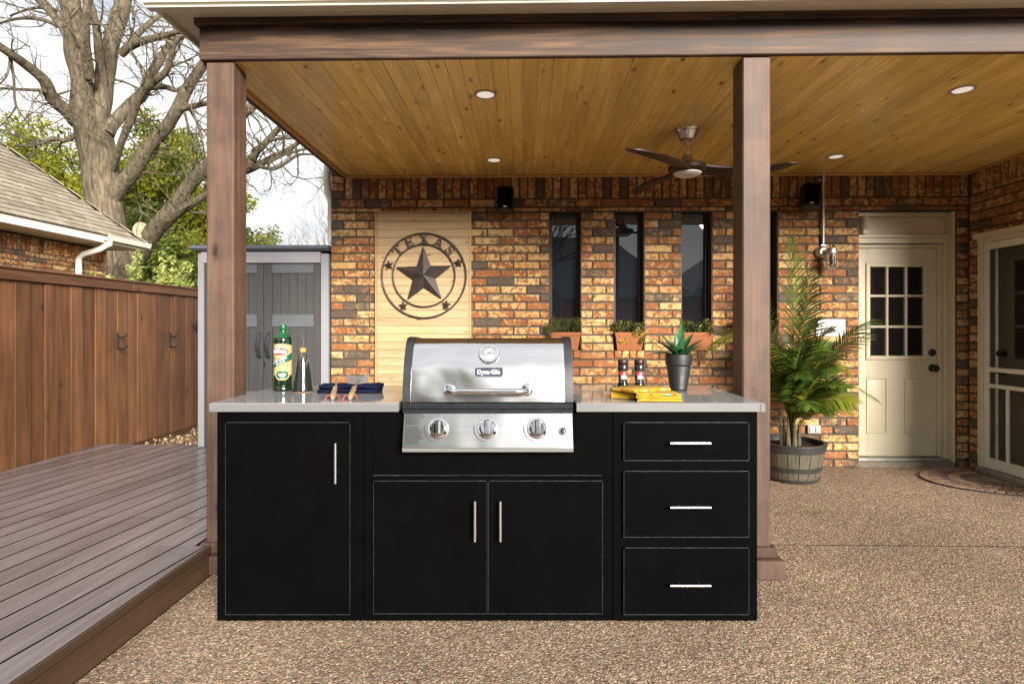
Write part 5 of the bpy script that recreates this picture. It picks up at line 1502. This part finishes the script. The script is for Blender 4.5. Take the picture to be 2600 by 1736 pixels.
for y, w, row in tabs:
    kk = round(w, 3)
    if kk not in tabmesh:
        m = MB(); m.v = [(p[0]*w, p[1]*ex_*1.25, p[2]) for p in tab_cache.v]; m.f = list(tab_cache.f); tabmesh[kk] = m.mesh('shingle')
    d = row*ex_*s2
    fr_ = frame(Vector((EX+.02-d, y+w/2, EZ-.006+d))-q0, (0, 1, 0), (-1, 0, 1))
    o = link('shingle', tabmesh[kk], 'shingle', rf); o.matrix_local = fr_ @ T((0, 0, random.uniform(0, .004)))
hc = MB(); 
for i in range(16):
    t = i*.16; hc.box(-.10, .10, 0, .22, 0, .014, 0, frame((EX-t+.03, EY-t+.03, EZ+t+.0), (.7, -.7, 0), (-1, -1, 1)))
nb(hc, 'hip_cap', 'shingle', rf)
nb(MB().box(EX-.02, EX, -3, 9.0, 2.545, 2.655, .003).box(EX-.02, EX, 9.0, EY, 2.545, 2.60, .003).box(-12.4, EX-.02, EY-.02, EY, 2.545, 2.655), 'fascia', 'white_trim')
nb(MB().box(-7.04, EX-.021, -3, EY-.021, 2.546, 2.556), 'soffit', 'gutter_paint')
nb(MB().prism([(EX+.001, 2.575), (EX+.085, 2.585), (EX+.105, 2.66), (EX+.09, 2.665), (EX+.08, 2.60), (EX+.001, 2.60)], -9.62, -8.62, frame((0, 0, 0), (1, 0, 0), (0, 0, 1))), 'gutter', 'white_trim')
nb(MB().tube([(EX+.05, 8.70, 2.60), (EX+.05, 8.70, 2.53), (EX-.10, 8.70, 2.45), (-6.86, 8.70, 2.38), (-6.94, 8.70, 2.30), (-6.94, 8.70, .1)], .045, 10), 'downspout', 'white_trim', None, 40)

# ================================================================== TREES
LIMBS = [[(x, y, z, r_*.92) for x, y, z, r_ in l] for l in [[(-9.19,12.81,1.08,0.464),(-9.39,12.81,2.45,0.413),(-9.55,12.8,3.7,0.383),(-9.69,12.8,4.71,0.393),(-9.81,12.8,5.51,0.403),(-9.89,12.8,6.0,0.383)],[(-9.97,12.8,5.84,0.302),(-10.02,12.69,6.28,0.28),(-9.96,12.5,6.91,0.256),(-9.9,12.3,7.48,0.242),(-9.77,12.0,8.28,0.199),(-9.67,11.8,9.09,0.149)],[(-9.75,12.8,5.84,0.282),(-9.76,12.9,6.36,0.244),(-9.8,13.0,6.89,0.225),(-9.84,13.2,7.51,0.218),(-9.87,13.5,8.38,0.202),(-9.87,13.8,9.31,0.185),(-9.88,14.1,10.46,0.133)],[(-9.7,12.9,6.85,0.112),(-9.66,12.7,7.36,0.1),(-9.58,12.5,7.97,0.089),(-9.57,12.3,8.45,0.078)],[(-9.68,12.4,6.79,0.117),(-9.43,12.01,7.29,0.104),(-9.16,11.71,7.73,0.083),(-9.07,11.61,8.05,0.073)],[(-10.16,12.69,5.92,0.17),(-10.15,12.39,6.05,0.152),(-10.22,12.09,6.2,0.137),(-10.13,11.79,6.41,0.115),(-10.19,11.49,6.57,0.105),(-10.19,11.09,6.67,0.091),(-10.27,10.69,6.78,0.076)],[(-10.11,12.39,7.61,0.117),(-10.43,12.59,8.03,0.109),(-10.92,12.88,8.51,0.102),(-11.46,13.16,9.01,0.094)],[(-10.43,12.59,7.99,0.056),(-10.96,12.68,8.24,0.048),(-11.52,12.76,8.31,0.036),(-12.1,12.85,8.25,0.028)],[(-10.68,12.78,8.5,0.04),(-11.37,12.97,8.67,0.033),(-12.13,13.15,8.59,0.025)],[(-9.51,12.81,5.67,0.181),(-9.41,13.01,6.11,0.16),(-9.26,13.21,6.52,0.145),(-9.1,13.41,6.85,0.131),(-9.11,13.61,7.32,0.107),(-8.98,13.82,7.88,0.091),(-8.84,14.02,8.42,0.084),(-8.7,14.22,9.05,0.067)],[(-9.44,13.11,7.63,0.107),(-9.16,13.01,7.75,0.098),(-8.7,12.82,7.79,0.089),(-8.01,12.64,7.85,0.071),(-7.13,12.35,7.87,0.05),(-6.4,12.17,8.11,0.034)],[(-9.51,13.21,7.68,0.091),(-9.38,13.51,8.25,0.076),(-9.24,13.81,8.75,0.069),(-8.91,14.12,9.31,0.053)],[(-9.4,12.71,4.84,0.092),(-8.98,12.42,5.3,0.086),(-8.61,12.22,5.74,0.081),(-8.24,12.03,6.16,0.076),(-7.85,11.84,6.41,0.071),(-7.42,11.65,6.62,0.066),(-7.12,11.45,7.07,0.054),(-6.74,11.36,7.21,0.039)],[(-8.22,12.23,6.47,0.069),(-7.81,12.14,6.46,0.057),(-7.45,12.05,6.35,0.049),(-7.09,11.96,6.53,0.038)],[(-9.47,12.81,4.1,0.242),(-9.16,12.71,4.44,0.19),(-8.62,12.52,4.9,0.169),(-8.06,12.34,5.46,0.155),(-7.55,12.15,5.97,0.141),(-7.26,12.05,6.38,0.125),(-6.82,11.96,6.83,0.109),(-6.28,11.87,7.34,0.082)],[(-7.47,12.15,5.97,0.076),(-7.15,12.05,5.97,0.064),(-6.75,11.96,6.0,0.056),(-6.25,11.87,5.93,0.056),(-5.75,11.78,5.82,0.092)],[(-6.08,11.78,5.52,0.118),(-5.83,11.78,5.78,0.111),(-5.6,11.79,5.98,0.092),(-5.24,11.79,6.33,0.066)],[(-9.23,12.81,2.29,0.302),(-8.62,12.52,2.97,0.256),(-8.13,12.33,3.37,0.229),(-7.7,12.14,3.72,0.2),(-7.24,11.95,4.13,0.161),(-6.75,11.76,4.52,0.137),(-6.2,11.57,4.72,0.127),(-5.89,11.48,4.48,0.126),(-5.63,11.39,4.48,0.118),(-5.4,11.29,4.74,0.081),(-5.11,11.2,4.95,0.067),(-4.79,11.1,5.2,0.049),(-4.47,11.01,5.4,0.031)],[(-7.7,12.14,3.64,0.126),(-7.3,12.05,3.81,0.114),(-6.97,11.96,3.94,0.098),(-6.66,11.86,4.1,0.086),(-6.14,11.67,4.35,0.081),(-5.64,11.49,4.46,0.083),(-5.34,11.39,4.56,0.071),(-5.02,11.3,4.67,0.064),(-4.73,11.2,4.74,0.056),(-4.44,11.11,4.87,0.042),(-4.19,11.02,5.03,0.028)],[(-5.38,11.39,4.52,0.046),(-5.05,11.3,4.42,0.042),(-4.76,11.2,4.5,0.039),(-4.44,11.11,4.64,0.031),(-4.09,11.02,4.61,0.017)],[(-5.11,11.2,4.95,0.042),(-4.79,11.1,4.96,0.035),(-4.47,11.01,4.92,0.021),(-4.23,10.91,4.85,0.014)],[(-5.09,11.3,4.56,0.032),(-4.76,11.2,4.67,0.025),(-4.44,11.11,4.71,0.017),(-4.23,11.01,4.72,0.012)],[(-10.16,12.69,5.64,0.068),(-10.19,12.39,5.4,0.059),(-10.34,12.19,5.37,0.05),(-10.55,11.98,5.15,0.042),(-10.79,11.78,5.09,0.03)],[(-10.32,11.19,6.65,0.039),(-10.34,11.29,6.27,0.032),(-10.39,11.39,5.77,0.027),(-10.23,11.49,5.45,0.018)],[(-10.32,11.19,6.61,0.028),(-10.3,11.09,6.25,0.023),(-10.44,11.09,6.08,0.018)],[(-10.39,11.39,5.74,0.022),(-10.53,11.38,5.52,0.016),(-10.71,11.38,5.34,0.013)],[(-10.12,11.79,6.23,0.041),(-10.61,11.88,6.3,0.034),(-11.27,11.97,6.37,0.026)],[(-10.18,12.09,6.26,0.031),(-9.99,12.2,6.39,0.023),(-9.88,12.3,6.51,0.016)],[(-9.02,12.82,7.53,0.032),(-8.72,12.72,7.2,0.026),(-8.45,12.63,6.88,0.018)],[(-7.3,12.05,5.85,0.03),(-7.2,12.05,5.48,0.025),(-7.07,12.06,5.25,0.019),(-6.96,12.06,4.98,0.013)],[(-7.09,11.96,5.89,0.024),(-6.88,11.86,5.48,0.019),(-6.77,11.86,5.22,0.013)],[(-9.53,13.0,7.01,0.033),(-9.32,13.11,6.97,0.027),(-9.05,13.21,6.85,0.019)]]]
bt = thing('bare_tree', 'large bare tree with thick forking limbs behind the neighbouring roof', 'tree', (-9.2, 12.8, 0))
b0 = Vector((-9.2, 12.8, 0))
def smooth_path(l, n=4):
    out = []
    for i in range(len(l)-1):
        p0, p1, p2, p3 = l[max(i-1, 0)], l[i], l[i+1], l[min(i+2, len(l)-1)]
        for k in range(n):
            t = k/n; out.append([.5*((2*p1[j])+(-p0[j]+p2[j])*t+(2*p0[j]-5*p1[j]+4*p2[j]-p3[j])*t*t+(-p0[j]+3*p1[j]-3*p2[j]+p3[j])*t**3) for j in range(4)])
    return out+[list(l[-1])]
def wobble(sp, amp=.10):
    for q_ in sp:
        nz_ = mnoise.noise(Vector(q_[:3])*1.3); q_[3] = max(.006, q_[3]*(1+amp*nz_*2)); 
        for j in range(3): q_[j] += mnoise.noise(Vector(q_[:3])*1.1+Vector((j*7.3, 0, 0)))*min(.06, q_[3]*.5)
    return sp
tr_ = [[(-9.05, 12.8, -.1, .62), (-9.1, 12.8, .5, .50), *LIMBS[0]]]
MB().tube([Vector(q_[:3])-b0 for q_ in wobble(smooth_path(tr_[0], 5))], [q_[3] for q_ in smooth_path(tr_[0], 5)], 20).build('trunk', 'bark', bt, 60)
twig = MB(); rd = random.Random(5)
def branchlet(p, d, ln, r, lev):
    pts = [p]; n = 4
    for i in range(n):
        d = (d+Vector((rd.gauss(0, .22), rd.gauss(0, .22), rd.gauss(0, .22)+.05))).normalized(); pts.append(pts[-1]+d*(ln/n))
    twig.tube([q_-b0 for q_ in pts], [r*(1-.7*i/n) for i in range(n+1)], 4, cap=False)
    if lev > 0:
        for i in range(1, n+1):
            if rd.random() < .8:
                nd = (d+Vector((rd.gauss(0, .75), rd.gauss(0, .75), rd.gauss(0, .75)))).normalized(); branchlet(pts[i], nd, ln*rd.uniform(.4, .7), r*.55, lev-1)
for l in LIMBS[1:]:
    sp = wobble(smooth_path(l)); MB().tube([Vector(q_[:3])-b0 for q_ in sp], [q_[3] for q_ in sp], 12 if l[0][3] > .06 else 7).build('limb', 'bark', bt, 60)
    for i in range(3, len(sp), 2 if l[0][3] < .12 else 3):
        if sp[i][3] < .17 and rd.random() < .85:
            ax = Vector(sp[min(i+1, len(sp)-1)][:3])-Vector(sp[i-1][:3])
            nd = (ax.normalized()*.6+Vector((rd.gauss(0, .6), rd.gauss(0, .6), rd.gauss(.1, .6)))).normalized()
            branchlet(Vector(sp[i][:3]), nd, rd.uniform(.5, 1.5), min(.026, sp[i][3]*.45), 2)
twig.build('twigs', 'bark', bt, None)
stub = frame(Vector((-8.36, 12.20, 3.36))-b0, (1, .1, 0), (0, 0, 1))
MB().lathe([(.20, -.5), (.175, -.1), (.170, 0)], 18, stub, capt=False).build('cut_stub', 'bark', bt); MB().lathe([(.168, .002), (.0, .004)], 18, stub, capb=False, capt=False).build('cut_face', 'cut_wood', bt)

def leafy(name, label, base, c, r, n, per, size, mat, spread, seed, group=None, elong=2.0, mat2=None, trunk=.16):
    t_ = thing(name, label, 'tree', base, 0, group); cc = Vector(c)-Vector(base)
    pts = crown_points(cc, r, n, seed)
    if mat2:
        a = [p for p in pts if mnoise.noise(Vector(p)*.9) > -.2]; b = [p for p in pts if mnoise.noise(Vector(p)*.9) <= -.2]
        if a: leaves('crown', mat, a, spread, per, size, t_, elong=elong)
        if b: leaves('crown', mat2, b, spread, per, size, t_, elong=elong)
    else: leaves('crown', mat, pts, spread, per, size, t_, elong=elong)
    m = MB(); m.tube([(0, 0, -.1), (cc.x*.5, cc.y*.5, cc.z*.5), (cc.x, cc.y, cc.z+r[2]*.5)], [trunk, trunk*.7, .03], 8)
    for i in range(9):
        p = random.Random(seed+i).choice(pts); m.tube([(cc.x*.6, cc.y*.6, cc.z*.6), ((cc.x+p[0])*.5, (cc.y+p[1])*.5, (cc.z*.8+p[2])*.52), p], [trunk*.35, trunk*.2, .012], 5)
    m.build('trunk', 'bark', t_); return t_
leafy('evergreen_tree', 'yellow green leafy tree behind the tan roof at the left edge', (-15.6, 19.5, 0), (-16.9, 19.5, 4.7), (4.4, 2.4, 3.5), 640, 70, .075, 'leaf_yellow', .42, 3, 'leafy trees behind the bare tree', mat2='leaf_green')
leafy('evergreen_tree', 'yellow green leafy tree between the bare trunk and left post', (-11.6, 18.5, 0), (-11.6, 18.5, 4.7), (2.3, 2.0, 3.5), 500, 70, .070, 'leaf_yellow', .40, 11, 'leafy trees behind the bare tree', mat2='leaf_green')
leafy('evergreen_tree', 'dark green lower tree just above the fence beside the shed', (-8.3, 15.2, 0), (-8.3, 15.2, 2.4), (1.7, 1.4, 1.7), 260, 70, .055, 'leaf_green', .33, 17, 'leafy trees behind the bare tree', mat2='leaf_yellow')
leafy('evergreen_tree', 'dark green tree low behind the bare trunk and neighbouring eave', (-11.0, 15.4, 0), (-11.0, 15.4, 2.9), (1.9, 1.2, 1.7), 240, 70, .055, 'leaf_green', .33, 23, 'leafy trees behind the bare tree')
# glossy shrub over the fence
sb = thing('shrub', 'pale leaved shrub rising over the fence in front of the tree', 'shrub', (-5.5, 8.4, 0))
C = []; stm = MB()
for i in range(22):
    bx_, by_ = rd.uniform(-.75, .85), rd.uniform(-.5, .5); hgt = rd.uniform(1.75, 2.35)-.28*max(0, bx_); tx_, ty_ = bx_+rd.uniform(-.12, .12), by_+rd.uniform(-.1, .1)
    if bx_ < -.1: hgt += .15
    stm.tube([(bx_*.5, by_*.5, 0), (bx_*.9, by_*.9, hgt*.55), (tx_, ty_, hgt)], [.014, .009, .003], 5)
    for k in range(16): t = rd.uniform(.5, 1.02); C.append((bx_*.9+(tx_-bx_*.9)*(t-.5)*2, by_*.9+(ty_-by_*.9)*(t-.5)*2, hgt*(.55+.45*(t-.5)*2)))
leaves('foliage', 'leaf_shrub', C, .085, 11, .042, sb, elong=2.6); stm.build('stems', 'bark', sb)
# distant bare trees between post and house
def far_tree(x, y, hgt, seed, label):
    t_ = thing('far_bare_tree', label, 'tree', (x, y, 0), 0, 'distant bare trees behind the shed'); m = MB(); r2 = random.Random(seed)
    def go(p, d, ln, r, lev):
        pts = [p]
        for i in range(4): d = (d+Vector((r2.gauss(0, .12), r2.gauss(0, .12), .05))).normalized(); pts.append(pts[-1]+d*ln/4)
        m.tube(pts, [r*(1-.5*i/4) for i in range(5)], 4, cap=False)
        if lev:
            for k in range(r2.randint(3, 4)):
                go(pts[r2.randint(2, 4)], (d+Vector((r2.gauss(0, .5), r2.gauss(0, .5), r2.gauss(.15, .35)))).normalized(), ln*r2.uniform(.55, .8), r*.5, lev-1)
    go(Vector((0, 0, 0)), Vector((0, 0, 1)), hgt*.42, .13, 5); m.build('branches', 'bark_far', t_, None); return t_
far_tree(-13.2, 30, 8.6, 1, 'distant bare tree above the shed lid, nearest the left post'); far_tree(-12.0, 31, 8.2, 2, 'distant bare tree above the middle of the shed lid'); far_tree(-10.9, 30, 9.4, 4, 'distant bare tree above the shed lid, nearest the brick wall')
leafy('far_green_tree', 'distant olive green tree above the shed lid beside the left post', (-14.4, 30, 0), (-14.1, 30, 4.2), (1.9, 1.4, 2.6), 200, 50, .09, 'leaf_far', .4, 31)
leafy('far_green_tree', 'distant low green tree peeking over the shed lid near the brick wall', (-11.6, 28, 0), (-11.6, 28, 3.0), (2.2, 1.4, 1.6), 160, 50, .09, 'leaf_far', .4, 37)

# ================================================================== BEHIND THE VIEWER: what the window panes mirror
rh = thing('rear_house', 'dark roofed house behind the viewer mirrored in the windows', 'house', (3, -20, 0))
m = MB(); m.box(-12, 13, -6, 3.4, 0, 2.6); m.build('wall', 'brick_far', rh, None)
MB().add([(-13, 4, 2.6), (5.0, 4, 2.6), (5.0, -7, 2.6), (-13, -7, 2.6), (-7.5, -1.5, 6.3), (1.6, -1.5, 6.3)], [(0, 1, 5, 4), (1, 2, 5), (2, 3, 4, 5), (3, 0, 4)]).build('roof', 'slate_roof', rh, None)
MB().add([(4.4, 5, 2.6), (14.5, 5, 2.6), (14.5, -7, 2.6), (4.4, -7, 2.6), (9.4, 0, 6.6), (9.4, -3, 6.6)], [(0, 1, 4), (1, 2, 5, 4), (2, 3, 5), (3, 0, 4, 5)]).build('roof', 'slate_roof', rh, None)
rt = thing('rear_tree', 'bare tree behind the viewer mirrored in the windows', 'tree', (1.2, -7.5, 0)); m = MB(); r2 = random.Random(12)
def go(p, d, ln, r, lev):
    pts = [p]
    for i in range(4): d = (d+Vector((r2.gauss(0, .16), r2.gauss(0, .16), .03))).normalized(); pts.append(pts[-1]+d*ln/4)
    m.tube(pts, [r*(1-.35*i/4) for i in range(5)], 7, cap=False)
    if lev:
        for k in range(3): go(pts[r2.randint(3, 4)], (d+Vector((r2.gauss(0, .6), r2.gauss(0, .4), r2.gauss(.1, .3)))).normalized(), ln*r2.uniform(.6, .85), r*.55, lev-1)
go(Vector((0, 0, -.1)), Vector((.1, 0, 1)), 2.4, .22, 5); m.build('branches', 'bark', rt, None)

leafy('rear_leafy_tree', 'leafy tree behind the viewer, mirrored in the hood', (-3.5, -11, 0), (-3.5, -11, 6.2), (2.6, 2.2, 3.0), 260, 40, .10, 'leaf_green', .5, 41)
